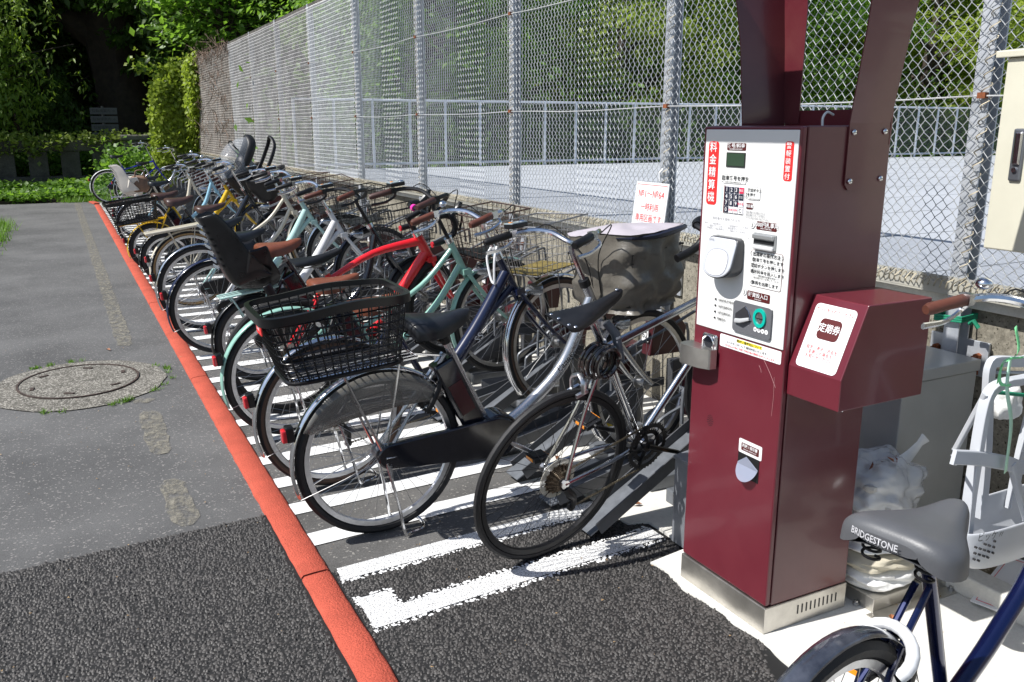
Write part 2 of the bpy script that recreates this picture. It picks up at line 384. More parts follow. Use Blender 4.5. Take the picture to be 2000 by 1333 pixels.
sheet('soil_strip', [(2.645, -1), (2.94, -1), (2.94, 2.3), (2.645, 2.3)], .03, groundmat('sandy_soil', (.2, .16, .1), (.3, .25, .17), 5, .8, 90, .1, (.4, .35, .28)))
# manhole with concrete collar
mh = empty('manhole', (-.02, 5.82, 0), 'round iron manhole cover set in a stony concrete collar in the road', 'manhole'); 
grit = groundmat('exposed_aggregate', (.085, .08, .068), (.165, .155, .132), 6, 1., 70, .3, (.36, .34, .3))
b = MB(); n = 48; b.add([(-.02+.50*math.cos(2*PI*i/n)*(1+.02*math.sin(5*i)), 5.80+.56*math.sin(2*PI*i/n), .006) for i in range(n)], [tuple(range(n))]); b.build('collar', grit, mh, smooth=False)
iron = mat('rusty_iron', (.07, .05, .042), .7, .3, var=.4, vscale=30, bump=.3, bscale=150)
b = MB(); b.ring((0, 0, 0), .335, [(0, 0), (.012, 0), (.012, .006), (0, .006)], n=64); V = np.concatenate(b.v); V = V[:, [0, 2, 1]]; b.v = [V*np.array([1, 1.12, 1])+np.array([-.02, 5.86, .008])]; b.build('cover_rim', iron, mh)
b = MB(); b.add([(-.02+.335*math.cos(2*PI*i/n), 5.86+.375*math.sin(2*PI*i/n), .009) for i in range(n)], [tuple(range(n))]); b.build('cover', grit, mh, smooth=False)
for i in range(6):
    a = 2*PI*i/6+.3; b = MB(); b.box((-.02+.27*math.cos(a), 5.86+.29*math.sin(a), .012), (.06, .022, .006), rz=a+1.2); b.build('lifting_slot', iron, mh, smooth=False, bevel=.002)

# ------------------------------------------------------------------ wall and chain-link fence
XW = 2.955
wall = empty('concrete_wall', (XW+.09, 9, 0), 'low weathered concrete retaining wall under the chain-link fence', 'wall')
b = MB()
G = []
for y in np.arange(-1.5, 21.3, .15): G.append([(XW+.006*noise.noise(Vector((y*2, z*3, 0))), y, z) for z in (0, .2, .4, .6, .8, .9)]+[(XW+.2, y, .9), (XW+.2, y, 0)])
b.grid(G); b.build('wall_body', wallm, wall)
b = MB(); b.box((XW+.09, 9.9, .922), (.24, 22.8, .042)); b.build('coping', concm, wall, smooth=False, bevel=.008)
ystain = mat('yellow_chalk', (.55, .42, .08), .9, var=.4, vscale=40, alpha=1)
fence = empty('chain_link_fence', (2.9, 9, .55), 'tall galvanised chain-link fence along the bicycle racks', 'fence')
PY = [2.03+1.783*k for k in range(-1, 12)]
rustm = mat('rust', (.2, .06, .02), .8, var=.4, vscale=40)
lace_m = mat('weathered_lacing', (.42, .37, .27), .7, var=.4, vscale=14)
Z0, Z1 = .985, 2.93
for i, y in enumerate(PY):
    b = MB(); xx = 2.915
    # H-shaped steel post: flange towards the path, web, back flange
    b.box((xx-.028, y, (Z1+.45)/2+.05), (.007, .062, Z1-.45)); b.box((xx, y+.01, (Z1+.45)/2+.05), (.05, .008, Z1-.45)); b.box((xx+.028, y, (Z1+.45)/2+.05), (.007, .062, Z1-.45))
    po = b.build('post', galv, fence, smooth=False, bevel=.0015)
    b = MB(); b.box((2.945, y, .72), (.012, .24, .13)); pl = b.build('bracket_plate', galv, fence, smooth=False, bevel=.002)
    for s_ in (-1, 1):
        b = MB(); b.tube([(2.94, y+.085*s_, .73), (2.92, y+.085*s_, .73)], .013, 6); b.tube([(2.925, y+.085*s_, .73), (2.9, y+.085*s_, .73)], .006, 8); b.box((2.938, y+.085*s_, .69), (.003, .012, .06)); b.build('bolt', rustm, pl, smooth=False)
    # spiral lacing wire that ties the mesh to the post
    T = np.linspace(0, 1, 330 if i < 7 else 120); turns = 38
    b = MB(); b.tube([(2.878+.014*math.cos(2*PI*turns*t), y-.026+.016*math.sin(2*PI*turns*t), Z0+(Z1-Z0)*t) for t in T], .0024, 3); b.build('lacing', lace_m, fence)
# mesh panel, one bay, shared
def link_panel(y0, y1, p, r, sides):
    b = MB(); nz = int(round((Z1-Z0)/(p/2))); zs = np.linspace(Z0, Z1, nz+1); ny = int(round((y1-y0)/(p/2)))
    st = (y1-y0)/ny
    for k in range(ny):
        ya, yb = y0+k*st-.0015, y0+(k+1)*st+.0015
        pts = []
        for j, z in enumerate(zs):
            hi = (j+k) % 2
            wob = .012*math.sin(z*3.1+k*.11)
            pts.append((2.872+wob*.4+(.0035 if hi else -.0035)*(1 if k % 2 else -1), yb if hi else ya, z))
        b.tube(pts, r, sides, cap=False)
    return b
pan = link_panel(0, 1.783, .0435, .0021, 4)
pm = pan.build('mesh_panel', wirem, None, smooth=True, angle=80)
pm2 = link_panel(0, 1.783, .0435, .0029, 3).build('mesh_panel', wirem, None, smooth=True, angle=80)
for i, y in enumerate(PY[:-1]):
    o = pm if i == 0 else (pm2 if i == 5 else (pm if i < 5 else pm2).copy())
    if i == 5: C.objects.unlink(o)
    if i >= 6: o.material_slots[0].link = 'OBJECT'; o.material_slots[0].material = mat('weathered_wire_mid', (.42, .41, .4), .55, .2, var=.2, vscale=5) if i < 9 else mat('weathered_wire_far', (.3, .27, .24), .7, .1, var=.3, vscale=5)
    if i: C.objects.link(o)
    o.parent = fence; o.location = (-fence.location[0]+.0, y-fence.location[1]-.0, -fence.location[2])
b = MB(); b.box((2.915, 9.3, 2.95), (.05, 18.4+4, .05)); b.build('top_rail', mat('dark_weathered_rail', (.09, .085, .075), .7, var=.4), fence, smooth=False)
b = MB(); b.box((2.9, 9.3, .963), (.05, 22.4, .03)); b.box((2.877, 9.3, .985), (.006, 22.4, .06)); b.build('bottom_rail', mat('bottom_rail_galv', (.4, .39, .35), .6, .3, var=.2, col2=(.5, .48, .4)), fence, smooth=False)
for z in (1.655, 2.3):
    P = []
    for i, y in enumerate(PY[:-1]):
        for t in np.linspace(0, 1, 6)[:-1]: P.append((2.868, y+1.783*t, z-.012*math.sin(PI*t)+random.uniform(-.002, .002)))
    b = MB(); b.tube(P, .0028, 5); b.build('tension_wire', wirem, fence)
    for y in PY:
        MB().box((2.868, y-.02, z), (.02, .03, .02)).build('wire_clip', rustm, fence, smooth=False)
for off in (0, .5):
    T = np.arange(PY[0], PY[-1], .012); b = MB(); b.tube([(2.87+.017*math.cos(2*PI*(t/.05+off)), t, Z0+.005+.02*math.sin(2*PI*(t/.05+off))) for t in T], .0028, 3, cap=False); b.build('bottom_lacing', lace_m, fence)
# green twine round the near post
grn = mat('green_twine', (.01, .22, .12), .7, var=.2, vscale=60)
b = MB(); 
for dz in (0, .008, .016): b.tube([(2.865, 1.98, .86+dz), (2.865, 2.09, .85+dz), (2.95, 2.09, .855+dz), (2.95, 1.98, .865+dz)], .0045, 6, closed=True)
b.tube([(2.87, 1.95, .86), (2.86, 1.93, .875), (2.87, 1.915, .85)], .008, 6)
tag(b.build('twine', grn), 'green twine knotted round the fence post beside the grey cabinet', 'twine')

# ------------------------------------------------------------------ deck behind the fence with its own fence
deckm = groundmat('pale_roof_deck', (.37, .39, .42), (.41, .43, .46), .8, .1, 30, fc=(.93, 1.05))
b = MB(); b.prism([(3.16, -3), (40, -3), (40, 12.9), (3.16, 13.65)], 2, .0, .9); b.build('terrace', deckm, smooth=False, kind='structure')
b = MB()
for k in range(9): b.box((3.2+.0, 0, 0), (0, 0, 0)) if False else None
jm = mat('deck_joint', (.2, .21, .22), .9)
for k in range(12): MB().box((16, 1.6+1.02*k, .9008), (25.6, .012, .0012)).build('joint', jm, None, smooth=False, kind='structure')
df = empty('terrace_fence', (10, 13.4, .9), 'low galvanised fence with dark netting at the back of the pale terrace', 'fence')
def dfy(x): return 13.62-.0204*(x-3.16)
pal = mat('pale_galvanised_pipe', (.62, .66, .72), .45, .4, var=.08)
net = mat('dark_netting', (.06, .075, .06), .8, alpha=.5)
xs = np.arange(3.3, 24, .62)
for x in xs:
    MB().cyl((x, dfy(x), .9), (x, dfy(x), 1.98), .024, 8).build('post', pal, df)
for z in (1.96, .97):
    MB().cyl((3.3, dfy(3.3), z), (24, dfy(24), z), .02, 8).build('rail', pal, df)
for i in range(len(xs)-1):
    b = MB(); b.add([(xs[i], dfy(xs[i])+.01, .98), (xs[i+1], dfy(xs[i+1])+.01, .98), (xs[i+1], dfy(xs[i+1])+.01, 1.95), (xs[i], dfy(xs[i])+.01, 1.95)], [(0, 1, 2, 3)]); b.build('net_panel', net, df, smooth=False)

# ------------------------------------------------------------------ vegetation
def leafmat(name, c, tr, rough=.45, var=.35):
    m = bpy.data.materials.new(name); m.use_nodes = True; n = m.node_tree; b = n.nodes['Principled BSDF']; out = n.nodes['Material Output']
    b.inputs['Roughness'].default_value = rough; b.inputs['Specular IOR Level'].default_value = .35
    tc = n.nodes.new('ShaderNodeTexCoord'); t = n.nodes.new('ShaderNodeTexNoise'); t.inputs['Scale'].default_value = 2.2; t.inputs['Detail'].default_value = 8; t.inputs['Roughness'].default_value = .8
    n.links.new(tc.outputs['Object'], t.inputs['Vector']); r = n.nodes.new('ShaderNodeValToRGB'); r.color_ramp.elements[0].position = .36; r.color_ramp.elements[1].position = .66
    r.color_ramp.elements[0].color = (*[x*(1-var) for x in c], 1); r.color_ramp.elements[1].color = (c[0]*(1+var*1.5), c[1]*(1+var), c[2]*(1+var*.4), 1)
    n.links.new(t.outputs[0], r.inputs[0]); n.links.new(r.outputs[0], b.inputs['Base Color'])
    tl = n.nodes.new('ShaderNodeBsdfTranslucent'); tl.inputs[0].default_value = (*tr, 1); mx = n.nodes.new('ShaderNodeMixShader'); mx.inputs[0].default_value = .42
    n.links.new(b.outputs[0], mx.inputs[1]); n.links.new(tl.outputs[0], mx.inputs[2]); n.links.new(mx.outputs[0], out.inputs[0])
    return m
lf_dark = leafmat('dark_leaves', (.055, .105, .022), (.14, .3, .03))
lf_mid = leafmat('green_leaves', (.1, .2, .035), (.3, .55, .05))
lf_lime = leafmat('yellow_green_leaves', (.2, .28, .04), (.42, .56, .05))
lf_grass = leafmat('grass_blades', (.1, .2, .03), (.2, .4, .04))
bark = mat('dark_bark', (.045, .032, .024), .9, var=.4, vscale=6, bump=.8, bscale=18)
def leafmesh(name, P, Nrm, size, m, seed=0, asp=.5, droop=.25):
    """many small folded leaves: P positions, Nrm preferred facing"""
    rng = np.random.default_rng(seed); P = np.asarray(P, float); N = len(P)
    Z = np.asarray(Nrm, float)+rng.normal(0, .55, (N, 3)); Z /= np.linalg.norm(Z, axis=1, keepdims=True)+1e-9
    A = rng.normal(0, 1, (N, 3)); A[:, 2] -= droop*2; A -= Z*(A*Z).sum(1, keepdims=True); A /= np.linalg.norm(A, axis=1, keepdims=True)+1e-9
    B = np.cross(Z, A); s = (size*rng.uniform(.6, 1.3, N))[:, None]
    V = np.stack([P, P+A*s*.45+B*s*asp*.5+Z*s*.06, P+A*s, P+A*s*.45-B*s*asp*.5+Z*s*.06], 1)
    F = (np.array([(0, 1, 2), (0, 2, 3)])[None]+4*np.arange(N)[:, None, None]).reshape(-1)
    me = bpy.data.meshes.new(name); me.vertices.add(N*4); me.vertices.foreach_set('co', V.reshape(-1)); nf = N*2
    me.loops.add(nf*3); me.loops.foreach_set('vertex_index', F); me.polygons.add(nf); me.polygons.foreach_set('loop_start', np.arange(0, nf*3, 3)); me.polygons.foreach_set('loop_total', np.full(nf, 3))
    me.update(); me.materials.append(m); return me
def crown_pts(rad, ncl, per, cr, seed, low=-.9):
    rng = np.random.default_rng(seed); P = []; Nn = []
    for _ in range(ncl):
        d = rng.normal(0, 1, 3); d /= np.linalg.norm(d)
        if d[2] < low: d[2] *= -1
        rr = rng.uniform(.55, 1.)**.6*(1+.22*noise.noise(Vector(d*2.3+seed)))
        c = d*rr*np.array(rad); k = int(per*rng.uniform(.6, 1.4)); r = cr*rng.uniform(.6, 1.3)
        q = rng.normal(0, 1, (k, 3)); q /= np.linalg.norm(q, axis=1, keepdims=True); q *= (rng.uniform(.3, 1, k)**.5*r)[:, None]; q[:, 2] *= .38
        P.append(c+q); Nn.append(q/r*.6+np.array([0, 0, .7])+d*.4)
    return np.concatenate(P), np.concatenate(Nn)
def mktree_meshes(tagn, rad, ncl, per, cr, size, m, seed, asp=.5):
    P, Nn = crown_pts(rad, ncl, per, cr, seed); return leafmesh(tagn, P, Nn, size, m, seed, asp)
crownA = mktree_meshes('crown', (3.6, 3.2, 3.6), 330, 75, .62, .21, lf_dark, 11)
crownB = mktree_meshes('crown', (3.4, 3.0, 3.2), 210, 110, .8, .17, lf_mid, 12)
crownC = mktree_meshes('crown', (3.0, 2.6, 2.8), 170, 110, .75, .16, lf_lime, 13)
def tree(name, x, y, zc, cm, sc_, label, group, rt=.18, base=0., rz=0, lean=0):
    t = empty(name, (x, y, base), label, 'tree', group)
    b = MB(); b.tube(spline([(x, y, base-.05), (x+.08, y, base+(zc-base)*.35), (x+lean*.6, y+.1, base+(zc-base)*.7), (x+lean, y, zc+1)], 5), [rt*1.35, rt, rt*.8, rt*.5], 10)
    rg = random.Random(int(x*100+y))
    for _ in range(6):
        a = rg.uniform(0, 2*PI); z = base+(zc-base)*rg.uniform(.45, .95); L = rg.uniform(1.2, 2.4)
        b.tube(spline([(x+lean*.5, y, z), (x+lean*.5+.5*L*math.cos(a), y+.5*L*math.sin(a), z+.5), (x+lean*.5+L*math.cos(a), y+L*math.sin(a), z+1.3)], 4), [rt*.4, rt*.25, .02], 6)
    b.build('trunk', bark, t)
    o = bpy.data.objects.new('crown', cm); C.objects.link(o); o.parent = t; o.location = (lean, 0, zc-base); o.scale = (sc_, sc_, sc_); o.rotation_euler = (0, 0, rz)
    return t
# added dark backdrop behind the trees, hides bright sky in the gaps
backdropm = mat('dark_backdrop_green', (.02, .03, .012), .95, var=.5, vscale=.8)
b = MB(); G = []
for x in np.linspace(-60, 90, 60):
    y0 = 33-.12*max(0, x-5)+1.2*noise.noise(Vector((x*.1, 0, 0)))
    G.append([(x, y0, -.5), (x, y0+.2, 3), (x, y0+.6, 8), (x, y0+1.5, 14), (x, y0+4, 18), (x, y0+20, 19)])
b.grid(G); b.build('dark_backdrop', backdropm, kind='structure')
P = []; Nn = []
rng = np.random.default_rng(8)
for k in range(1500):
    x = rng.uniform(-18, 50); z = rng.uniform(.2, 12)**1.0; y = 32.4-.12*max(0, x-5)-rng.uniform(0, 1.8)
    kk = 34; q = rng.normal(0, .55, (kk, 3)); P.append(np.array([x, y, z])+q); Nn.append(q+np.array([0, -.5, .6]))
o = bpy.data.objects.new('far_foliage', leafmesh('far_foliage', np.concatenate(P), np.concatenate(Nn), .3, lf_dark, 4)); C.objects.link(o); tag(o, kind='stuff', label='dark mass of foliage at the back of the wood')
# trees beyond the road end (left)
LT = [(-3.4, 28.2, 5.6, crownA, 1.15, .22, 0., 'broad dark evergreen at the far left beyond the stone balustrade'),
      (-.8, 29.6, 6.4, crownA, 1.1, .2, 2., 'dark evergreen between the far-left tree and the huge trunk'),
      (4.4, 25.4, 5.6, crownA, 1.0, .2, 1.1, 'dark tree behind the vine-covered end of the chain-link fence'),
      (7.6, 27, 6.2, crownA, 1.2, .25, 2.6, 'tall dark tree seen over the top of the chain-link fence'),
      (-4.0, 31.0, 8.0, crownA, 1.5, .3, .8, 'tall shady tree standing at the back left of the wood')]
for (x, y, zc, cm, s_, rt, rz, lab) in LT: tree('shade_tree', x, y, zc, cm, s_, lab, 'trees beyond the end of the road', rt, 0, rz)
# the huge trunk
t = empty('old_tree', (2.0, 27.5, 0), 'huge old tree with a massive dark trunk behind the signboards', 'tree')
b = MB(); b.tube(spline([(2.0, 27.5, -.1), (1.95, 27.5, 1.2), (1.85, 27.5, 3), (1.8, 27.4, 5.2), (2, 27.4, 8), (2.2, 27.4, 12)], 5), [1.0, .72, .68, .8, .7, .5], 20)
for (a, z, L) in ((PI, 3.6, 4.5), (.3, 4.4, 4), (2.2, 5.5, 4), (5, 5, 3)):
    b.tube(spline([(1.9, 27.5, z), (1.9+L*.5*math.cos(a), 27.5+L*.4*math.sin(a), z+1.5), (1.9+L*math.cos(a), 27.5+L*.6*math.sin(a), z+2.6)], 5), [.4, .28, .08], 10)
V = np.concatenate(b.v)
for i in range(len(V)): V[i] += np.array([.06, .06, 0])*noise.noise(Vector((V[i][0]*4, V[i][1]*4, V[i][2]*.7)))*2
b.v = [V]; b.build('trunk', bark, t)
for (dx, dy, dz, s_, rz) in ((0, 1.5, 9.4, 1.5, 0), (3.2, .3, 8.2, 1.2, 4)):
    o = bpy.data.objects.new('crown', crownA); C.objects.link(o); o.parent = t; o.location = (dx, dy, dz); o.scale = (s_,)*3; o.rotation_euler = (0, 0, rz)
# weeping branches hanging low at the far left
def hanging(name, cx, cy, z0, z1, wd, n, seed, m, label):
    rng = np.random.default_rng(seed); P = []; Nn = []; b = MB(); t = empty(name, (cx, cy, 0), label, 'tree', 'trees beyond the end of the road')
    b.tube([(cx, cy+.6, 0), (cx+.05, cy+.5, 1.8), (cx, cy+.5, z1)], [.1, .08, .04], 8)
    for _ in range(n):
        x = cx+rng.normal(0, wd*.45); y = cy+rng.normal(0, .5); zt = z0+(z1-z0)*rng.uniform(.25, 1); L = rng.uniform(.5, 1.3)
        kk = 26; s = rng.uniform(0, 1, kk); drift = rng.normal(0, .12, 2)
        q = np.stack([x+drift[0]*s*3+rng.normal(0, .07, kk), y+drift[1]*s*2+rng.normal(0, .07, kk), np.maximum(zt-s*L, .2)], 1); P.append(q); Nn.append(np.tile([0, -.7, .6], (kk, 1)))
        if _ % 5 == 0: b.tube([(cx, cy+.5, zt*.8), (x, y, zt)], [.025, .008], 5)
    b.build('trunk', bark, t); o = bpy.data.objects.new('crown', leafmesh('crown', np.concatenate(P)-np.array([cx, cy, 0]), np.concatenate(Nn), .15, m, seed, .32, 1.2)); C.objects.link(o); o.parent = t
hanging('weeping_tree', -2.1, 23.9, 1.25, 5.2, 2.1, 560, 21, leafmat('drooping_leaves', (.14, .23, .035), (.4, .6, .04)), 'drooping bright-edged tree hanging over the left half of the balustrade')
hanging('weeping_tree', -4.2, 23.2, 1.0, 5.2, 2.4, 380, 22, lf_dark, 'drooping tree at the outermost left over the balustrade')
hanging('weeping_tree', .1, 26.2, 1.3, 3.2, 1.0, 110, 23, lf_dark, 'low drooping shrub beside the signboards in deep shade')
# bright branches over the fence top
brt = empty('maple_tree', (4.1, 21.9, 0), 'bright green tree whose sunlit branches rise over the fence top', 'tree')
b = MB(); b.tube(spline([(4.1, 21.9, 0), (4.0, 21.9, 2), (3.7, 21.7, 4.2), (3.9, 21.5, 6)], 5), [.16, .13, .09, .04], 8)
P = []; Nn = []; rng = np.random.default_rng(5)
for k in range(230):
    c = np.array([rng.uniform(2.4, 6.8), rng.uniform(20.6, 22.6), 0]); c[2] = rng.uniform(3.3, 6.0); q = rng.normal(0, 1, (34, 3))*np.array([.26, .26, .12]); P.append(c+q); Nn.append(np.tile([-.2, -.1, 1.], (34, 1)))
    if k % 12 == 0: b.tube([(3.9, 21.7, 3.6), tuple(c)], [.03, .008], 5)
b.build('trunk', bark, brt); o = bpy.data.objects.new('crown', leafmesh('crown', np.concatenate(P)-np.array([4.1, 21.9, 0]), np.concatenate(Nn), .17, lf_mid, 6, .6)); C.objects.link(o); o.parent = brt
# trees behind the terrace
RT = [(6.8, 17.0, 3.9, crownB, .82, 'green tree behind the left end of the terrace fence'), (11.2, 16.6, 3.6, crownC, .85, 'yellow-green tree behind the middle of the terrace fence'),
      (15.6, 16.8, 4.0, crownB, .9, 'green tree behind the terrace seen left of the machine'), (20.2, 15.8, 3.8, crownC, .9, 'yellow-green tree behind the terrace seen through the hood'),
      (25.2, 14.8, 4.2, crownB, 1.0, 'green tree behind the terrace at the far right'),
      (9.0, 21.5, 6.2, crownB, 1.2, 'tall tree in the second row behind the terrace left'), (14.2, 22, 6.6, crownC, 1.4, 'tall tree in the second row behind the terrace middle'),
      (20.2, 21.4, 6.6, crownB, 1.4, 'tall tree in the second row behind the terrace right'), (27, 20.4, 6.8, crownC, 1.5, 'tall tree at the right end of the second row'),
      (33, 17, 6.4, crownA, 1.5, 'dark tree beyond the right edge behind the terrace')]
for i, (x, y, zc, cm, s_, lab) in enumerate(RT): tree('terrace_tree', x, y, zc, cm, s_, lab, 'trees behind the terrace', .2, .0, i*1.3, lean=.2)
P = []; Nn = []; rng = np.random.default_rng(18)
for k in range(620):
    x = rng.uniform(3.2, 32); y = 14.6-.03*x+rng.uniform(0, 1.6); z = .5+abs(rng.normal(0, .9)); kk = 30; q = rng.normal(0, .3, (kk, 3)); P.append(np.array([x, y, z])+q); Nn.append(q+np.array([0, -.4, .6]))
o = bpy.data.objects.new('undergrowth', leafmesh('undergrowth', np.concatenate(P), np.concatenate(Nn), .15, lf_mid, 14)); C.objects.link(o); tag(o, kind='stuff', label='undergrowth behind the terrace fence')
# vines over the far end of the fence
P = []; Nn = []; rng = np.random.default_rng(31)
for k in range(2100):
    if rng.random() < .72:
        x = rng.uniform(2.02, 2.93); nn = (0, -1, .45); top = 2.35+.5*min(1, (x-2.02)/.5)+.12*noise.noise(Vector((x*5, 0, 3))); z = rng.uniform(.45, top); y = 20.85+.12*noise.noise(Vector((x*3, z*3, 1)))+rng.uniform(-.08, .08)
    else:
        x = 2.86-rng.uniform(0, .12); y = rng.uniform(19.9, 21); nn = (-1, -.2, .5); z = rng.uniform(.75+1.5*(21-y)/1.1, 2.9)
    kk = 11; q = rng.normal(0, .07, (kk, 3)); P.append(np.array([x, y, z])+q); Nn.append(np.tile(nn, (kk, 1))+rng.normal(0, .35, (kk, 3)))
for k in range(26):
    x0 = rng.uniform(2.0, 2.9); z0 = rng.uniform(2.5, 2.95); dx, dz = rng.uniform(-.5, .1), rng.uniform(-.1, .35)
    s_ = rng.uniform(0, 1, 9); P.append(np.stack([x0+dx*s_, np.full(9, 20.8), z0+dz*s_], 1)); Nn.append(np.tile((0, -.5, 1), (9, 1)))
o = bpy.data.objects.new('vine', leafmesh('vine', np.concatenate(P), np.concatenate(Nn), .085, lf_lime, 32, .8)); C.objects.link(o); tag(o, 'sunlit yellow-green vine smothering the far end of the fence', 'vine')
b = MB(); rg = random.Random(4)
for k in range(170):
    y = rg.uniform(16.2, 20.6); z = 2.95 if rg.random() < .55 else rg.uniform(1.2, 2.9); p = [Vector((2.86, y, z))]
    for _ in range(5): p.append(p[-1]+Vector((rg.uniform(-.08, .04), rg.uniform(-.2, .2), rg.uniform(-.14, .13))))
    b.tube([tuple(q) for q in p], [.006, .003], 3, cap=False)
tag(b.build('dry_vine', mat('dry_stems', (.16, .11, .08), .9, var=.4)), 'tangle of bare brown vine stems on the far fence bays', 'vine')
# end screen of posts under the vine
scn = empty('stake_screen', (2.4, 21.0, 0), 'weathered brown board screen under the vine at the far end', 'fence')
for k in range(6): MB().box((1.98+.17*k, 21.05, .32+.02*(k % 2)), (.14, .03, .64)).build('board', mat('old_board', (.14, .09, .055), .85, var=.4, vscale=12), scn, smooth=False)
# stone balustrade
stone = groundmat('dark_mossy_stone', (.045, .042, .036), (.1, .095, .08), 3, .8, 40)
stone2 = groundmat('grey_stone_pier', (.1, .095, .085), (.2, .19, .17), 3, .8, 40)
bal = empty('stone_balustrade', (-1.5, 23, 0), 'dark old stone balustrade with square pillars at the end of the road', 'balustrade')
MB().box((-4.0, 23, .22), (11.0, .42, .44)).build('plinth', stone, bal, smooth=False, bevel=.02)
MB().box((-4.0, 23, 1.12), (11.0, .36, .24)).build('coping', stone, bal, smooth=False, bevel=.03)
for k in range(16):
    x = .98-.665*k; MB().box((x, 23, .72), (.4, .27, .58)).build('pillar', stone, bal, smooth=False, bevel=.015)
b = MB(); b.box((1.72, 22.95, .62), (.5, .5, 1.24)); b.build('end_pier', stone2, bal, smooth=False, bevel=.03)
MB().box((1.72, 22.95, 1.3), (.62, .6, .13)).build('pier_cap', stone2, bal, smooth=False, bevel=.03)
MB().box((2.9, 23.1, .6), (1.8, .3, 1.2)).build('side_wall', stone, bal, smooth=False, bevel=.03)
P = []; Nn = []; rng = np.random.default_rng(41)
for k in range(620):
    x = rng.uniform(-8, 2.8); z = 1.24+.1*rng.random() if rng.random() < .6 else rng.uniform(.95, 1.25); y = 22.82+rng.uniform(-.1, .35) if z > 1.22 else 22.78
    if .1 < x < 1.2 and z < 1.2: continue
    kk = 9; q = rng.normal(0, .075, (kk, 3)); P.append(np.array([x, y, z])+q); Nn.append(np.tile([0, -.5, 1], (kk, 1)))
o = bpy.data.objects.new('ivy', leafmesh('ivy', np.concatenate(P), np.concatenate(Nn), .1, leafmat('ivy_leaves', (.14, .2, .04), (.35, .5, .05)), 42, .8)); C.objects.link(o); tag(o, 'ivy trailing along the top of the stone balustrade', 'ivy')
P = []; Nn = []
for k in range(3000):
    x = rng.uniform(-9, 1.1); y = rng.uniform(20.95, 22.7); h = .1+.14*max(0, noise.noise(Vector((x*.9, y*.9, 0)))+.3)+(.12 if y > 21.8 else 0)
    kk = 10; q = rng.normal(0, .1, (kk, 3))*np.array([1, 1, .5]); P.append(np.array([x, y+.06*math.sin(x*3), h])+q); Nn.append(np.tile([0, -.3, 1], (kk, 1)))
for k in range(500):
    x = rng.uniform(1.0, 2.6); y = rng.uniform(21.3, 22.6); kk = 10; q = rng.normal(0, .16, (kk, 3)); P.append(np.array([x, y, rng.uniform(.1, .9)])+q); Nn.append(np.tile([0, -.4, 1], (kk, 1)))
o = bpy.data.objects.new('ground_cover', leafmesh('ground_cover', np.concatenate(P), np.concatenate(Nn), .11, lf_mid, 43, .8)); C.objects.link(o); tag(o, kind='stuff', label='leafy ground cover before the balustrade')
b = MB()
b.box((-4, 21.9, .02), (11, 1.9, .06)); b.build('planting_bed', mat('soil_dark', (.04, .03, .02), .95, var=.4), kind='structure', smooth=False)
P = []; Nn = []
for k in range(900):
    x = rng.uniform(-7, 3.5); y = rng.uniform(23.5, 24.6); kk = 12; q = rng.normal(0, .2, (kk, 3)); P.append(np.array([x, y, rng.uniform(.1, 1.0)])+q); Nn.append(np.tile([0, -.4, 1], (kk, 1)))
o = bpy.data.objects.new('shrubbery', leafmesh('shrubbery', np.concatenate(P), np.concatenate(Nn), .14, lf_mid, 45, .6)); C.objects.link(o); tag(o, kind='stuff', label='low green shrubbery behind the balustrade')
# signboards in the shade
sg = empty('signboard', (1.2, 24.5, 0), 'stack of four grey direction boards in deep shade beside the huge trunk', 'sign')
gsg = mat('grey_sign', (.09, .09, .09), .5, var=.1)
MB().cyl((1.18, 24.55, 0), (1.18, 24.55, 2.05), .035, 8).build('pole', gsg, sg)
sgt = mat('dark_lettering', (.03, .03, .03), .5)
for k in range(4):
    z = 1.93-.2*k; o = MB().box((1.2, 24.5, z), (.62, .03, .16)).build('board', gsg, sg, smooth=False)
    text('lettering', '駐輪場案内 →', sgt, o, place((1.2, 24.483, z), (1, 0, 0), (0, 0, 1)), .085)
# grass tufts
def tufts(name, pts, label, h=.07, per=22, spread=.05, m=lf_grass, seed=3):
    rng = np.random.default_rng(seed); V = []; F = []
    for (x, y) in pts:
        for _ in range(per):
            px = x+rng.normal(0, spread); py = y+rng.normal(0, spread); a = rng.uniform(0, 2*PI); hh = h*rng.uniform(.4, 1.3); l = rng.uniform(.2, .9)*hh; wd = .003+.02*h
            i = len(V); V += [(px-wd*math.sin(a), py+wd*math.cos(a), .004), (px+wd*math.sin(a), py-wd*math.cos(a), .004), (px+l*math.cos(a), py+l*math.sin(a), hh)]; F.append((i, i+1, i+2))
    me = bpy.data.meshes.new(name); me.from_pydata(V, [], F); me.materials.append(m); o = bpy.data.objects.new(name, me); C.objects.link(o); tag(o, label, kind='stuff'); return o
rg = random.Random(9)
tufts('grass', [(-.95+.32*math.sin(y*.5)*.3+rg.uniform(-.35, .1)+.0, y) for y in np.arange(10.3, 16.4, .03)], 'grass growing along the left road edge', .16, 16, .06)
tufts('grass_tufts', [(-.02+.52*math.cos(a)+rg.uniform(-.02, .02), 5.80+.58*math.sin(a)) for a in [rg.choice((-1.3, -1.0, -.6, -.1, .1, .35, 1.5, 2.0, 2.9, -1.9))+rg.uniform(-.14, .14) for _ in range(34)]], 'grass tufts round the manhole collar', .028, 14, .012)
tufts('weed_edge', [(.55+rg.uniform(-.5, 1.3), 20.75+rg.uniform(-.3, .2)) for _ in range(120)], 'weeds at the end of the parking strip', .12, 14, .06)
b = MB(); b.tube(spline([(-2.1, 9.5, .03), (-1.35, 11, .03), (-1.2, 13.5, .03), (-1.3, 16.3, .03), (-2.1, 18.5, .03)], 8), .09, 8, flat=.7); b.build('road_edge_kerb', concm, kind='structure')

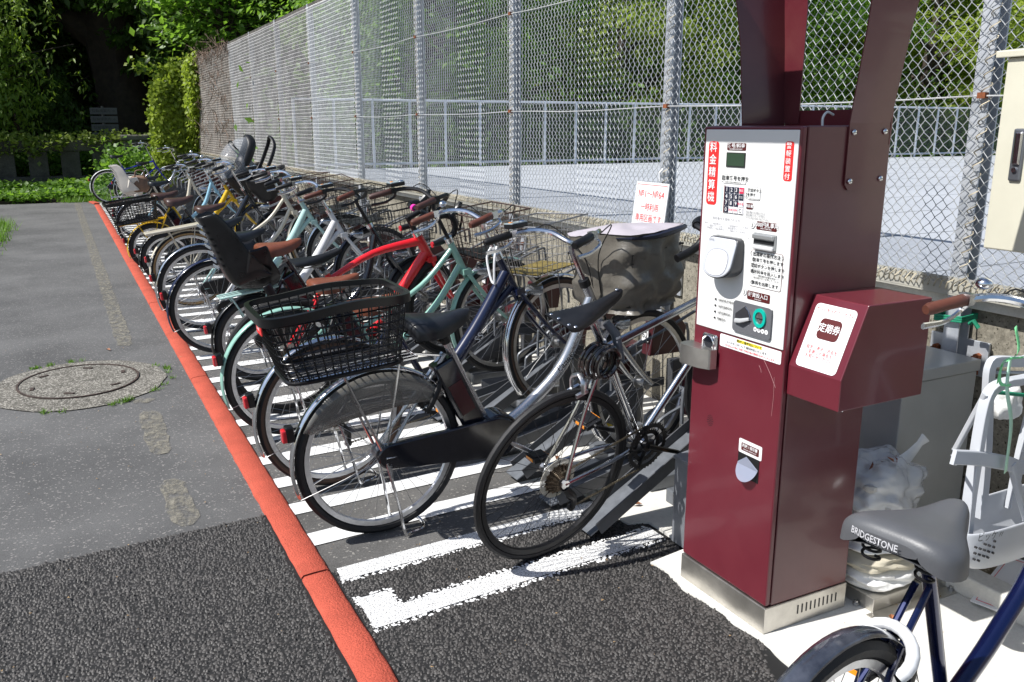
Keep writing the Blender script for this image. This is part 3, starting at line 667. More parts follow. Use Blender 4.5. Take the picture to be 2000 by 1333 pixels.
# small litter on the ground
rng = np.random.default_rng(77); V = []; F = []
for k in range(420):
    if k % 2: x, y = rng.uniform(-1.2, .58), rng.uniform(1.9, 7)
    else: x, y = rng.uniform(.75, 2.5), rng.uniform(1.3, 6)
    a = rng.uniform(0, 2*PI); L = rng.uniform(.004, .011); w_ = L*rng.uniform(.2, .6); z = .019 if y < 3.3 or x > 1.8 else .006; i = len(V)
    V += [(x, y, z), (x+w_*math.cos(a+1.3), y+w_*math.sin(a+1.3), z+.003), (x+L*math.cos(a), y+L*math.sin(a), z), (x-w_*math.cos(a+1.3)+L*.5*math.cos(a), y-w_*math.sin(a+1.3)+L*.5*math.sin(a), z+.002)]; F.append((i, i+1, i+2, i+3))
me = bpy.data.meshes.new('litter'); me.from_pydata(V, [], F); me.materials.append(mat('dry_bits', (.3, .2, .1), .8, var=.6, vscale=40)); o = bpy.data.objects.new('litter', me); C.objects.link(o); tag(o, 'scattered dry leaf bits and grit on the ground', kind='stuff')
rg = random.Random(12)
for (x, y, wh) in ((2.02, 2.72, 'beside the foot of the nearest rack rail'), (2.45, 2.62, 'behind the small grey steel box'), (1.98, 3.35, 'under the covered basket of the silver bicycle'), (2.2, 1.62, 'on the concrete in front of the duct cover'), (1.9, 1.5, 'on the concrete left of the blue bicycle'), (.2, 6.6, 'on the road beyond the manhole')):
    a = rg.uniform(0, 6); L = .05; b = MB(); z = .022 if x > 1 else .008
    b.add([(x, y, z), (x+L*.5*math.cos(a)+.012*math.sin(a), y+L*.5*math.sin(a)-.012*math.cos(a), z+.012), (x+L*math.cos(a), y+L*math.sin(a), z+.002), (x+L*.5*math.cos(a)-.012*math.sin(a), y+L*.5*math.sin(a)+.012*math.cos(a), z+.01), (x+L*.5*math.cos(a), y+L*.5*math.sin(a), z)], [(0, 1, 4), (1, 2, 4), (2, 3, 4), (3, 0, 4)])
    tag(b.build('fallen_leaf', mat('fallen_leaf', (.3, .12, .05), .7, var=.4, vscale=50)), 'curled brown dead leaf lying '+wh, 'leaf', 'fallen dead leaves')
# ------------------------------------------------------------------ bicycle racks
rackg = mat('rack_grey_paint', (.13, .14, .155), .42, .2, var=.15, vscale=20)
rackd = mat('rack_dark_paint', (.075, .078, .085), .45, .2, var=.15, vscale=20)
lockm = mat('lock_box_burgundy', (.06, .012, .016), .3, coat=.3, var=.15)
plate_w = mat('number_plate_white', (.75, .75, .75), .4)
ink = mat('black_ink', (.012, .012, .014), .5)
yel = mat('yellow_label', (.8, .6, .03), .45)
def rack_unit(y, high, label, group, number=None, sticker=False):
    t = empty('bicycle_rack', (2.2, y, .014), label, 'bicycle rack', group)
    z1 = .36 if high else .15; x1 = 2.26 if high else 2.3
    # sloping channel rail
    a = np.array([1.66, y, .03]); c = np.array([x1, y+.01, z1])
    b = MB(); b.bar(a, c, .105, .006)
    b.build('rail_floor', rackg, t, smooth=False)
    for s in (-1, 1):
        b = MB(); o = np.array([0, s*.055, .022]); b.bar(a+o+np.array([.035, 0, .0]), c+o, .006, .052); b.build('rail_side', rackd, t, smooth=False)
    b = MB(); b.box((x1+.09, y+.01, z1+.004), (.2, .11, .008)); b.box((x1+.09, y+.066, z1+.02), (.2, .006, .04)); b.box((x1+.09, y-.046, z1+.02), (.2, .006, .04)); b.build('rail_shelf', rackd, t, smooth=False)
    # floor plate
    b = MB(); b.box((2.33, y, .045), (.4, .2, .06)); b.build('base_plate', rackg, t, smooth=False, bevel=.005)
    b = MB(); b.box((x1+.05, y+.02, (z1+.05)/2), (.05, .05, max(.04, z1-.06))); b.box((2.56, y+.02, .25), (.06, .05, .42)); b.build('support', rackd, t, smooth=False, bevel=.004)
    # guide hoops
    zt = z1+.22
    for s in (-1, 1):
        yy = y+.01+s*.045
        b = MB(); b.tube(spline([(x1-.1, yy, z1+.01), (x1-.1, yy, z1+.12), (x1-.07, yy, z1+.17), (x1+.15, yy, z1+.25), (2.78, yy, z1+.4), (2.83, yy, z1+.38), (2.84, yy, z1+.3)], 4), .0085, 6); b.build('guide_hoop', rackg, t)
    bx = 2.56; zb = z1+.21
    b = MB(); b.prism([(bx-.11, zb-.1), (bx+.09, zb-.1), (bx+.11, zb+.03), (bx+.05, zb+.1), (bx-.09, zb+.07)], 1, y+.075, y+.145); lb = b.build('lock_box', lockm, t, smooth=False, bevel=.006)
    b = MB(); b.box((bx-.113, y+.11, zb+.0), (.004, .05, .06)); b.build('number_plate', plate_w, lb, smooth=False)
    if number:
        text('number', str(number), ink, lb, place((bx-.116, y+.11, zb), (0, -1, 0), (0, 0, 1)), .045)
    if sticker:
        b = MB(); b.box((2.3, y-.01, .0765), (.13, .1, .001), rz=.1); b.build('warning_sticker', yel, t, smooth=False)
        text('warning_lettering', '注意', ink, t, place((2.3, y-.01, .0778), (.1, -1, 0), (1, .1, 0)), .04)
    return t
racks = []
protos = {}
BUSY = {}
for k in range(57):
    y = 2.61+.303*k; hi = k % 2 == 0
    if k < 12:
        who = ['chrome road bicycle', 'silver bicycle rear wheel', 'silver bicycle with covered basket', 'navy bicycle', 'navy bicycle wire basket', 'mint bicycle', 'red bicycle', 'red bicycle fork', 'brown saddle', 'black child seat', 'child seat bicycle basket', 'white bicycle'][k]
        pos = 'nearest' if k == 0 else ['', 'second', 'third', 'fourth', 'fifth', 'sixth', 'seventh', 'eighth', 'ninth', 'tenth', 'eleventh', 'twelfth'][k]
        lab = f"{pos} bicycle rack from the machine, {'raised' if hi else 'low'} rail, by the {who}"
        racks.append(rack_unit(y, hi, lab, 'bicycle racks along the wall', 64-k, k in (0, 3)))
    else:
        n_ = 57-k; od = f"{n_}{'th' if 10 < n_ % 100 < 14 else {1: 'st', 2: 'nd', 3: 'rd'}.get(n_ % 10, 'th')}"
        lab = f"{'raised' if hi else 'low'} grey bicycle rack, {od} along the wall from the vine-covered end"
        if hi not in protos:
            protos[hi] = rack_unit(y, hi, lab, 'bicycle racks along the wall', 64-k); racks.append(protos[hi])
        else:
            c = copy_tree(protos[hi]); c.location.y = y; c['label'] = lab; racks.append(c)

# ------------------------------------------------------------------ payment machine
burg = mat('burgundy_paint', (.112, .0115, .021), .3, spec=.5, vscale=3, coat=.2, col2=(.135, .018, .028))
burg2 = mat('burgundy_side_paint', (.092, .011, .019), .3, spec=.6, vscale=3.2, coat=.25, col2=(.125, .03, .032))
panel_w = mat('white_panel', (.76, .76, .74), .42, var=.015, vscale=4)
stainl = mat('brushed_stainless', (.55, .53, .49), .34, .95, var=.12, vscale=14, bump=.03, bscale=200)
red_i = mat('red_label', (.78, .03, .03), .45); maroon_i = mat('maroon_label', (.09, .012, .012), .45); white_i = mat('white_lettering', (.8, .8, .8), .5)
grey_i = mat('grey_lettering', (.25, .25, .27), .6); red_t = mat('red_lettering', (.7, .05, .05), .6); black_i = ink
XF, YL, YR, XB, ZT = 1.80, 2.177, 1.772, 2.145, 1.553
FW = YL-YR
mc = empty('payment_machine', (1.98, 1.98, .014), 'tall burgundy parking payment machine with white control panel and hood', 'payment machine')
b = MB(); b.prism([(XF+.02, YR), (XB, YR), (XB, YL), (XF+.02, YL)], 2, .105, ZT); b.build('cabinet', burg2, mc, smooth=False, bevel=.004)
def rbox(name, y0, y1, z0, z1, x0, x1, m, parent, bev=.004): return MB().box(((x0+x1)/2, (y0+y1)/2, (z0+z1)/2), (x1-x0, abs(y1-y0), abs(z1-z0))).build(name, m, parent, smooth=False, bevel=bev)
rbox('door', YR-.0005, YL-.001, .108, ZT-.002, XF-.004, XF+.016, burg, mc, .005)
rbox('plinth', YR-.003, YL+.003, .014, .103, XF-.006, XB+.003, stainl, mc, .003)
for k in range(10):
    rbox('vent_slot', 0, 0, 0, 0, 0, 0, ink, mc, 0) if False else MB().box((1.935+.0185*k, YR-.0035, .064), (.0045, .0016, .03)).build('vent_slot', ink, mc, smooth=False)
# front panel helper: u from left (far, +Y) 0..1 to right, v height in metres
XP = XF-.0075
rbox('control_panel', YR+.006, YL-.014, .927, ZT-.011, XP, XF-.003, panel_w, mc, .003)
PX = XP-.0006
U0, U1 = YL-.014, YR+.006
def yu(u): return U0+(U1-U0)*u
def ftext(body, u, z, size, m, sx=1., align='CENTER', bold=.0004, name='lettering', lh=1.): return text(name, body, m, mc, place((PX-.0022, yu(u), z), (0, -1, 0), (0, 0, 1)), size, align, sx, min(bold, size*.012), lh=lh)
def label(name, u0, u1, z0, z1, m, rad=.008, x=None, outline=None):
    y0, y1 = yu(u0), yu(u1); r = rad; pl = []
    for (cy, cz, a0) in ((y1+r, z1-r, 0), (y0-r, z1-r, 90), (y0-r, z0+r, 180), (y1+r, z0+r, 270)):
        for k in range(5):
            a = math.radians(a0+22.5*k); pl.append((cy-r*math.cos(a), cz+r*math.sin(a)))
    xx = PX if x is None else x
    b = MB(); b.prism(pl, 0, xx-.0004, xx+.0003)
    return b.build(name, m, mc, smooth=False)
def outl(u0, u1, z0, z1, m, t=.0012, rad=.006):
    label('label_outline', u0, u1, z0, z1, m, rad)
    du = t/FW*1.05
    label('label_field', u0+du, u1-du, z0+t, z1-t, panel_w, rad-.001, PX-.0005)
# measured from the photograph (u across 0..1, z up)
label('red_title_label', .045, .168, 1.316, 1.507, red_i, .012)
for i, ch in enumerate('料金精算機'): ftext(ch, .107, 1.488-.0375*i, .0325, white_i, 1.02, bold=.0003, name='title_character')
label('alarm_label', .878, .962, 1.404, 1.511, red_i, .008)
for i, ch in enumerate('警報装置付'): ftext(ch, .92, 1.4985-.0208*i, .0185, white_i, 1.15, bold=.0001, name='alarm_character')
label('display_title', .262, .473, 1.482, 1.503, maroon_i, .004); ftext('番号/料金', .368, 1.4945, .0145, white_i, 1.25); ftext('NUMBER/AMOUNT', .368, 1.4855, .005, white_i, 1.3)
rbox('display_frame', yu(.262), yu(.475), 1.433, 1.476, PX-.002, PX+.001, mat('dark_bezel', (.03, .03, .03), .4), mc, .001)
rbox('display', yu(.274), yu(.468), 1.4365, 1.473, PX-.0028, PX-.001, mat('lcd_green', (.035, .065, .04), .2, coat=.4), mc, 0)
outl(.23, .497, 1.384, 1.411, grey_i); ftext('駐車番号を押す', .378, 1.4, .0145, ink, 1.15); ftext('PUSH YOUR PARKING No.', .36, 1.389, .005, ink, 1.2)
def step(u, z, ch, r=.0095):
    label('step_ring', u-r/FW*1.05, u+r/FW*1.05, z-r, z+r, grey_i, r*.98, PX-.0006); label('step_field', u-(r-.0014)/FW*1.05, u+(r-.0014)/FW*1.05, z-r+.0012, z+r-.0012, panel_w, r*.85, PX-.0011)
    text('step_number', ch, ink, mc, place((PX-.0024, yu(u), z), (0, -1, 0), (0, 0, 1)), r*1.55)
step(.232, 1.398, '1')
rbox('keypad_plate', yu(.262), yu(.49), 1.296, 1.378, PX-.0012, PX+.001, mat('keypad_field', (.7, .68, .7), .4), mc, .001)
MB().box((PX-.0008, yu(.266), 1.337), (.0026, .004, .082)).build('keypad_edge', maroon_i, mc, smooth=False)
label('tint_tab', .215, .24, 1.3, 1.375, mat('pale_cyan_tab', (.55, .75, .78), .5), .004)
navy_i = mat('navy_key', (.018, .022, .045), .4); pink_i = mat('pink_key', (.75, .03, .09), .45)
keys = ['1', '2', '3', '確認', '4', '5', '6', '訂正', '7', '8', '9', '領収書', '0', '定期', '回数', 'C']
for i, kx in enumerate(keys):
    r_, c_ = divmod(i, 4); u = .297+.0545*c_; z = 1.3665-.0198*r_
    big = kx in '1234567890'; m = navy_i if big or i == 7 else (pink_i if i == 3 else white_i)
    o = rbox('key', yu(u-.023), yu(u+.023), z-.0087, z+.0087, PX-.0035, PX-.001, m, mc, .0008)
    text('key_character', kx, white_i if m is not white_i else (ink if kx == 'C' else pink_i), mc, place((PX-.0042, yu(u), z), (0, -1, 0), (0, 0, 1)), .0165 if big or kx == 'C' else .0078, sx=1.1, bold=.00015 if big else 0)
outl(.518, .66, 1.342, 1.38, grey_i); ftext('確認ボタン', .6, 1.37, .0105, ink, 1.1); ftext('を押す', .568, 1.357, .0105, ink, 1.1); ftext('PUSH YES BUTTON', .6, 1.346, .004, ink, 1.2)
step(.515, 1.356, '2')
label('receipt_tab', .515, .588, 1.315, 1.333, maroon_i, .004); ftext('領収書', .552, 1.324, .0105, white_i, 1.1)
ftext('領収書が必要な方は\n領収書ボタンを押す\nPUSH RECEIPT BUTTON', .515, 1.299, .0082, grey_i, 1.1, 'LEFT', 0)
label('notice_field', .04, .565, 1.228, 1.288, mat('notice_white', (.84, .84, .84), .4), .006)
ftext('暗証番号を使用される方', .3, 1.277, .0098, grey_i, 1.15, bold=0); ftext('(操作)・① 暗証番号を入力し、駐車番号ボタンを押す\n② 確認ボタンを押して、暗証番号を入力する\n(再操作)① 暗証番号を入力、確認ボタンを押す', .3, 1.252, .0075, grey_i, 1.12, bold=0)
label('bill_title', .64, .853, 1.26, 1.284, maroon_i, .004); ftext('1000円札専用', .746, 1.2745, .0165, white_i, 1.0); ftext('ONLY ¥1000 BILL', .746, 1.2645, .005, white_i, 1.2)
step(.6, 1.27, '3')
o = rbox('bill_slot_frame', yu(.63), yu(.862), 1.205, 1.252, PX-.006, PX+.001, mat('satin_grey', (.42, .43, .43), .35, .6, var=.1), mc, .003)
rbox('bill_slot_lip', yu(.64), yu(.852), 1.235, 1.249, PX-.016, PX-.005, mat('satin_grey', (.42, .43, .43), .35), o, .003)
rbox('bill_slot_mouth', yu(.642), yu(.85), 1.2215, 1.2315, PX-.0075, PX-.004, ink, o, 0)
rbox('bill_tray', yu(.64), yu(.852), 1.204, 1.217, PX-.013, PX-.005, mat('pale_grey_plastic', (.6, .6, .6), .35), o, .004)
outl(.605, .94, 1.092, 1.2, maroon_i, .0013, .008)
ftext('〈 出庫時の操作方法 〉', .772, 1.188, .0138, ink, 1.02)
for i, s_ in enumerate(('駐車番号を押します', '確認ボタンを押します', '表示料金を投入します')):
    z = 1.1715-.0175*i; ftext('①②③'[i], .638, z, .0145, ink); ftext(s_, .79, z, .0122, ink, 1.12); rbox('rule', yu(.63), yu(.925), z-.0088, z-.0083, PX-.0016, PX-.0012, grey_i, mc, 0)
ftext('領収書が必要な方は\n領収書ボタンを押してください', .79, 1.1225, .0068, ink, 1.15, bold=0); ftext('④', .638, 1.104, .0145, ink); ftext('車両を出庫します', .775, 1.104, .0122, ink, 1.12)
# card reader: thick wedge with rounded foot
RZT, RZB, RU = 1.226, 1.103, .352
def reader(sc_=1.):
    yc = yu(RU); wd = .066*sc_; cz = (RZT+RZB)/2; zt_, zb_ = cz+(RZT-cz)*sc_, cz+(RZB-cz)*sc_
    out = []
    for i in range(25):
        a = PI*i/24; out.append((yc+wd*math.cos(a), zb_+.044-.044*math.sin(a)**.8))
    return out+[(yc-wd, zt_-.014), (yc-wd+.004, zt_-.004), (yc-wd+.014, zt_), (yc+wd-.014, zt_), (yc+wd-.004, zt_-.004), (yc+wd, zt_-.014)]
def slab(name, pts, x0f, x1, m, parent, x1f=None):
    n = len(pts)
    v = [((x1 if x1f is None else x1f(p[1])), p[0], p[1]) for p in pts]+[(x0f(p[1]), p[0], p[1]) for p in pts]
    b = MB(); b.add(v, [tuple(range(n)), tuple(range(n, 2*n))[::-1]]+[(i, n+i, n+(i+1) % n, (i+1) % n) for i in range(n)]); return b.build(name, m, parent, bevel=.003)
fx = lambda z: PX-.022-.034*(RZT-z)/.13
rd = slab('card_reader', reader(), fx, PX+.001, mat('reader_charcoal', (.045, .047, .052), .35), mc)
slab('reader_face', reader(.95), lambda z: fx(z)-.005, 0, mat('reader_silver', (.6, .62, .66), .3, .2), rd, x1f=lambda z: fx(z)+.002)
n = 40; yc, zc_ = yu(RU), 1.152
def sup(r, k=2.6): return [(yc+r*abs(math.cos(t))**(2/k)*math.copysign(1, math.cos(t)), zc_+r*.82*abs(math.sin(t))**(2/k)*math.copysign(1, math.sin(t))) for t in [2*PI*i/n for i in range(n)]]
for (r, m, dx, nm) in ((.049, mat('reader_ring', (.3, .31, .35), .3), .0058, 'target_ring'), (.046, mat('reader_white', (.84, .84, .85), .35), .0064, 'card_target')):
    P_ = sup(r); b = MB(); b.add([(fx(z)-dx, y, z) for y, z in P_], [tuple(range(n))]); b.build(nm, m, rd, smooth=False)
text('reader_lettering', '会員証\nカード', grey_i, rd, place((fx(1.214)-.0065, yu(RU-.115), 1.212), (0, -1, 0), (-.26, 0, 1)), .008)
for i, s_ in enumerate(('1000円札使用中止', '100円玉釣切れ', '10円玉釣切れ', '用紙切れ')):
    z = 1.026-.0198*i; ftext(s_, .262, z, .0092, ink, 1.12, 'LEFT', .0002); ftext('OUT OF CHANGE', .262, z-.0065, .0035, grey_i, 1.2, 'LEFT', 0)
    b = MB(); b.cyl((PX-.003, yu(.232), z), (PX+.001, yu(.232), z), .003, 8); b.build('indicator_lamp', ink, mc)
label('coin_title', .59, .835, 1.051, 1.077, maroon_i, .004); ftext('硬貨投入口', .712, 1.0665, .0148, white_i, 1.1); ftext('COIN SLOT', .712, 1.0555, .0048, white_i, 1.2)
step(.56, 1.069, '3')
cg = mat('coin_unit_grey', (.12, .123, .135), .4)
cu_ = label('coin_unit', .46, .88, .945, 1.04, cg, .012, PX-.006)
slabpts = lambda u0, u1, z0, z1: [(yu(u0), z1), (yu(u1), z1), (yu(u1), z0), (yu(u0), z0)]
rbox('coin_unit_body', yu(.463), yu(.877), .949, 1.036, PX-.006, PX+.001, cg, mc, .002)
b = MB(); b.add([(PX-.0068, yu(u), z) for u, z in ((.49, 1.0), (.6, 1.03), (.66, 1.005), (.67, .985), (.49, .975))], [(0, 1, 2, 3, 4)]); b.build('coin_recess', mat('recess_dark', (.03, .03, .035), .4), mc, smooth=False)
b = MB(); b.tube([(PX-.009, yu(.5), .978), (PX-.018, yu(.58), .984), (PX-.012, yu(.66), .994)], [.0075, .007, .005], 8, flat=.6); b.build('coin_lever', mat('lever_grey', (.45, .46, .47), .35), mc)
b = MB(); b.tube([(PX-.009, yu(.6), 1.028), (PX-.009, yu(.64), 1.016), (PX-.009, yu(.672), .99)], .0014, 6); b.build('recess_edge', chrome, mc)
b = MB(); n = 30; b.ring((0, 0, 0), .021, [(-.0045, -.002), (.0045, -.002), (.0045, .004), (-.0045, .004)], n=n); V = np.concatenate(b.v); b.v = [np.stack([PX-.008-V[:, 1], yu(.765)+V[:, 0], 1.005+V[:, 2]*1.12], 1)]; b.build('coin_slot_ring', mat('teal_ring', (.0, .42, .33), .35), mc)
b = MB(); b.add([(PX-.0085, yu(.765)+.017*math.cos(2*PI*i/n), 1.005+.019*math.sin(2*PI*i/n)) for i in range(n)], [tuple(range(n))]); b.build('coin_slot_plate', steel, mc, smooth=False)
MB().box((PX-.0095, yu(.765), 1.003), (.002, .026, .003)).build('coin_slot', ink, mc, smooth=False)
for k in range(4): 
    b = MB(); b.add([(PX-.0072, yu(.72+.04*k)+.0072*math.cos(2*PI*i/16), .968+.0072*math.sin(2*PI*i/16)) for i in range(16)], [tuple(range(16))]); b.build('coin_mark', white_i, mc, smooth=False)
    text('coin_value', ('500', '100', '50', '10')[k], ink, mc, place((PX-.008, yu(.72+.04*k), .968), (0, -1, 0), (0, 0, 1)), .006)
ftext('おつり\n返却', .49, 1.023, .0075, white_i, 1.1); bpy.context.collection if False else None
# call notice below the panel
PX2 = XF-.0045; PX_, PX = PX, PX2
label('call_notice', .3, .985, .882, .921, mat('notice_white', (.84, .84, .84), .4), .005)
label('call_highlight', .5, .78, .9085, .9185, mat('highlight_yellow', (.85, .72, .05), .5), .001, PX-.0006)
ftext('障がい者対応について', .64, .9135, .0095, ink, 1.15); ftext('コールセンターにて減免対応いたします。', .62, .9005, .0088, ink, 1.12); ftext('※不正防止の為に手帳番号等の個人情報をお伺いいたします', .645, .8895, .0072, red_t, 1.12)
# scratches
for (a, b_) in (((.80, .885), (.95, .81)), ((.76, .86), (.79, .84)), ((.93, .84), (.93, .72))):
    MB().tube([(PX, yu(a[0]), a[1]), (PX-.0001, yu((a[0]+b_[0])/2)-.003, (a[1]+b_[1])/2), (PX, yu(b_[0]), b_[1])], .0005, 3).build('scratch', mat('pale_scratch', (.4, .22, .22), .6), mc)
# padlock cover: chrome hasp plate and a bent stainless guard
o = rbox('hasp_plate', yu(.11), yu(.285), .848, .912, PX-.012, PX+.001, chrome, mc, .008)
b = MB(); b.cyl((PX-.0135, yu(.2), .885), (PX-.01, yu(.2), .885), .021, 16); b.build('key_well', blackg, o)
b = MB(); b.tube(spline([(PX-.015, yu(.13), .862), (PX-.016, yu(.14), .895), (PX-.016, yu(.2), .908), (PX-.016, yu(.26), .893), (PX-.015, yu(.265), .86)], 4), .0022, 6); b.build('hasp_rim', chrome, o)
b = MB(); G = []
for (y, x) in ((yu(-.04), .02), (yu(-.07), -.02), (yu(-.05), -.05), (yu(.0), -.06), (yu(.1), -.058), (yu(.2), -.052), (yu(.29), -.036), (yu(.3), -.01)): G.append([(PX+x, y, .805), (PX+x, y, .868)])
b.grid(G); b.add([g[1] for g in G]+[G[0][1]], [tuple(range(len(G)))]) ; b.add([g[0] for g in G], [tuple(range(len(G)))[::-1]]); b.build('lock_guard', stainl, mc, bevel=.004, angle=50)
text('guard_lettering', 'MIWA', grey_i, mc, place((PX-.0822, yu(.1), .80), (.12, -1, 0), (0, 0, 1)), .01) if False else None
rng_ = random.Random(2)
for r_, k_ in ((0, 1), (.006, 6), (.012, 10), (.018, 14)):
    for j in range(k_):
        a = 2*PI*j/k_; MB().cyl((PX-.0004, yu(.235)+r_*math.cos(a)*.75, .624+r_*math.sin(a)), (PX+.001, yu(.235)+r_*math.cos(a)*.75, .624+r_*math.sin(a)), .0015, 6).build('speaker_hole', ink, mc)
# change outlet
label('change_label', .6, .86, .567, .612-.0, white_i, .005); label('change_title', .63, .83, .576, .601, maroon_i, .003, PX-.0006)
ftext('釣銭 / 領収書', .73, .593, .012, white_i, .95); ftext('CHANGE / RECEIPT SLOT', .73, .582, .005, white_i)
rbox('outlet_recess', yu(.6), yu(.84), .492, .566, PX-.001, PX+.002, mat('outlet_black', (.006, .006, .007), .6), mc, 0)
b = MB(); n = 16; yc, zc_ = yu(.72), .53; arc = [(PX-.022*math.sin(PI*i/n)-.004, yc+.044*math.cos(PI*i/n), zc_-.042*math.sin(PI*i/n)) for i in range(n+1)]
b.add([(PX-.003, yc+.044, .535), (PX-.005, yc+.005, .563), (PX-.003, yc-.044, .535)]+arc, [(0, 1, 2)+tuple(range(3+n, 2, -1))]); b.build('outlet_flap', mat('clear_flap', (.32, .35, .45), .12, coat=.6, alpha=.75), mc, smooth=False)
PX = PX_
# card box on the right flank
b = MB(); b.prism([(1.812, .796), (2.145, .80), (2.145, 1.085), (1.892, 1.085), (1.812, .885)], 1, 1.578, YR-.002); cb = b.build('card_box', burg, mc, smooth=False, bevel=.003)
def onslope(y, t, d=.0012):  # t 0 bottom .. 1 top along slanted face
    x = 1.812+.08*t; z = .885+.2*t; return (x-.93*d, y, z+.37*d)
def sl(name, y0, y1, t0, t1, m, d, r=.16):
    pl = []
    for (cy, ct, a0) in ((y1, t1, 0), (y0, t1, 90), (y0, t0, 180), (y1, t0, 270)):
        ry = .014*(1 if cy == y0 else -1)*(-1 if y0 > y1 else 1); rt = .065
        for k in range(5):
            a = math.radians(a0+22.5*k)
            sy = cy+(.014 if cy == y1 else -.014); st = ct+(-rt if ct == t1 else rt)
            pl.append((sy-.014*math.cos(a), st+rt*math.sin(a)))
    b = MB(); b.add([onslope(y, t, d) for y, t in pl], [tuple(range(len(pl)))]); return b.build(name, m, cb, smooth=False)
sl('card_label', 1.748, 1.602, .03, .9, white_i, .0012)
sl('card_title', 1.712, 1.636, .44, .72, maroon_i, .002)
def stext(body, t, size, m, sx=1., d=.003, bold=0): return text('card_lettering', body, m, cb, place(onslope(1.674, t, d), (0, -1, 0), (.37, 0, .93)), size, sx=sx, bold=bold)
stext('定期券', .585, .027, white_i, .92, bold=.0002); stext('カードを入れてください', .82, .0125, red_t); stext('磁気・表示・氏名を\n変更した場合も\nお知らせください', .25, .0125, red_t)
for (x, y) in ((1.84, 1.59), (1.84, 1.755)): MB().cyl((x, y, .792), (x, y, .797), .004, 8).build('screw', chrome, cb)
# hood: two flared arms, back plate and roof
def arm(yb, s, x0, x1):
    b = MB(); sh = [(x0, 1.385), (x0-.0, 1.55)]
    out = 0.085*s
    a = [(x0, yb, 1.375), (x1, yb, 1.375), (x1, yb, 1.56), (x0, yb, 1.56)]
    Z = [1.56, 1.8, 2.0, 2.22]; O = [0, .35, .7, 1.]; XA = [0, -.0, -.015, -.06]
    G = [[(x0+.014, yb, 1.375), (x1-.0, yb, 1.375)], [(x0, yb, 1.392), (x1, yb, 1.39)], [(x0, yb, 1.56), (x1, yb, 1.56)]]
    for z, o_, xa in zip(Z[1:], O[1:], XA[1:]): G.append([(x0+xa, yb+out*o_, z), (x1+.03*o_, yb+out*o_, z)])
    b.grid(G); return b.build('hood_arm', burg2, mc, smooth=False, thick=.004)
aR = arm(YR-.004, -1, 1.968, 2.128); aL = arm(YL+.004, 1, 1.95, 2.128)
for (x, z) in ((1.985, 1.535), (2.108, 1.537), (1.985, 1.4), (2.108, 1.405)):
    b = MB(); b.sphere((x, YR-.009, z), .0085, 12, 8, (1, .55, 1)); b.build('bolt', chrome, aR)
    MB().box((x, YR-.0140, z), (.009, .0012, .0018)).build('bolt_slot', ink, aR, smooth=False)
b = MB(); b.prism([(YR-.004, 1.50), (YL+.004, 1.50), (YL+.006, 1.6), (YR-.006, 1.6)], 0, 2.132, 2.138); b.build('hood_back', burg, mc, smooth=False)
# lighter left pillar inside the hood
b = MB(); G = [[(2.128, YL+.005, 1.56), (2.128, YL-.06, 1.56)], [(2.14, YL+.05, 1.9), (2.14, YL-.05, 1.9)], [(2.158, YL+.09, 2.22), (2.158, YL-.01, 2.22)]]; b.grid(G); b.build('hood_pillar', burg2, mc, smooth=False, thick=.004)
b = MB(); b.prism([(1.40, 1.985), (1.395, 2.01), (1.5, 2.1), (1.80, 2.12), (1.84, 2.09), (1.82, 2.06), (1.5, 2.03)], 1, YR-.075, YL+.075); b.build('hood_roof', burg2, mc, smooth=False, bevel=.01)
b = MB(); b.tube(spline([(1.93, 1.83, 1.553), (1.93, 1.83, 1.575), (1.945, 1.83, 1.59), (1.97, 1.83, 1.583)], 5), .0035, 6); b.build('cable_hook', whitep, mc)
# ------------------------------------------------------------------ small grey box left of the machine
sb = empty('steel_box', (2.03, 2.31, .014), 'small grey steel box squeezed against the left foot of the machine', 'box')
gx = mat('grey_box_paint', (.2, .21, .23), .4, .3, var=.15, vscale=12)
b = MB(); b.prism([(1.93, 2.215), (2.14, 2.215), (2.14, 2.41), (1.93, 2.41)], 2, .014, .35); b.build('body', gx, sb, smooth=False, bevel=.004)
b = MB(); b.add([(1.925, 2.21, .35), (2.145, 2.21, .37), (2.145, 2.415, .37), (1.925, 2.415, .35), (1.925, 2.21, .362), (2.145, 2.21, .388), (2.145, 2.415, .388), (1.925, 2.415, .362)], [(0, 3, 2, 1), (4, 5, 6, 7), (0, 1, 5, 4), (1, 2, 6, 5), (2, 3, 7, 6), (3, 0, 4, 7)]); b.build('lid', gx, sb, smooth=False, bevel=.002)
# ------------------------------------------------------------------ grey cabinet against the wall
cab = empty('steel_cabinet', (2.66, 2.1, .014), 'grey steel cabinet with overlapping lid standing behind the machine', 'cabinet')
cabm = mat('cabinet_grey_paint', (.42, .43, .42), .33, .1, var=.06, vscale=5, coat=.2)
b = MB(); b.prism([(2.465, 1.885), (2.85, 1.885), (2.85, 2.42), (2.465, 2.42)], 2, .014, .70); b.build('body', cabm, cab, smooth=False, bevel=.004)
b = MB(); b.prism([(2.458, 1.878), (2.857, 1.878), (2.857, 2.427), (2.458, 2.427)], 2, .703, .745); b.build('lid', cabm, cab, smooth=False, bevel=.004)
MB().box((2.463, 2.10, .36), (.003, .004, .62)).build('door_gap', ink, cab, smooth=False)
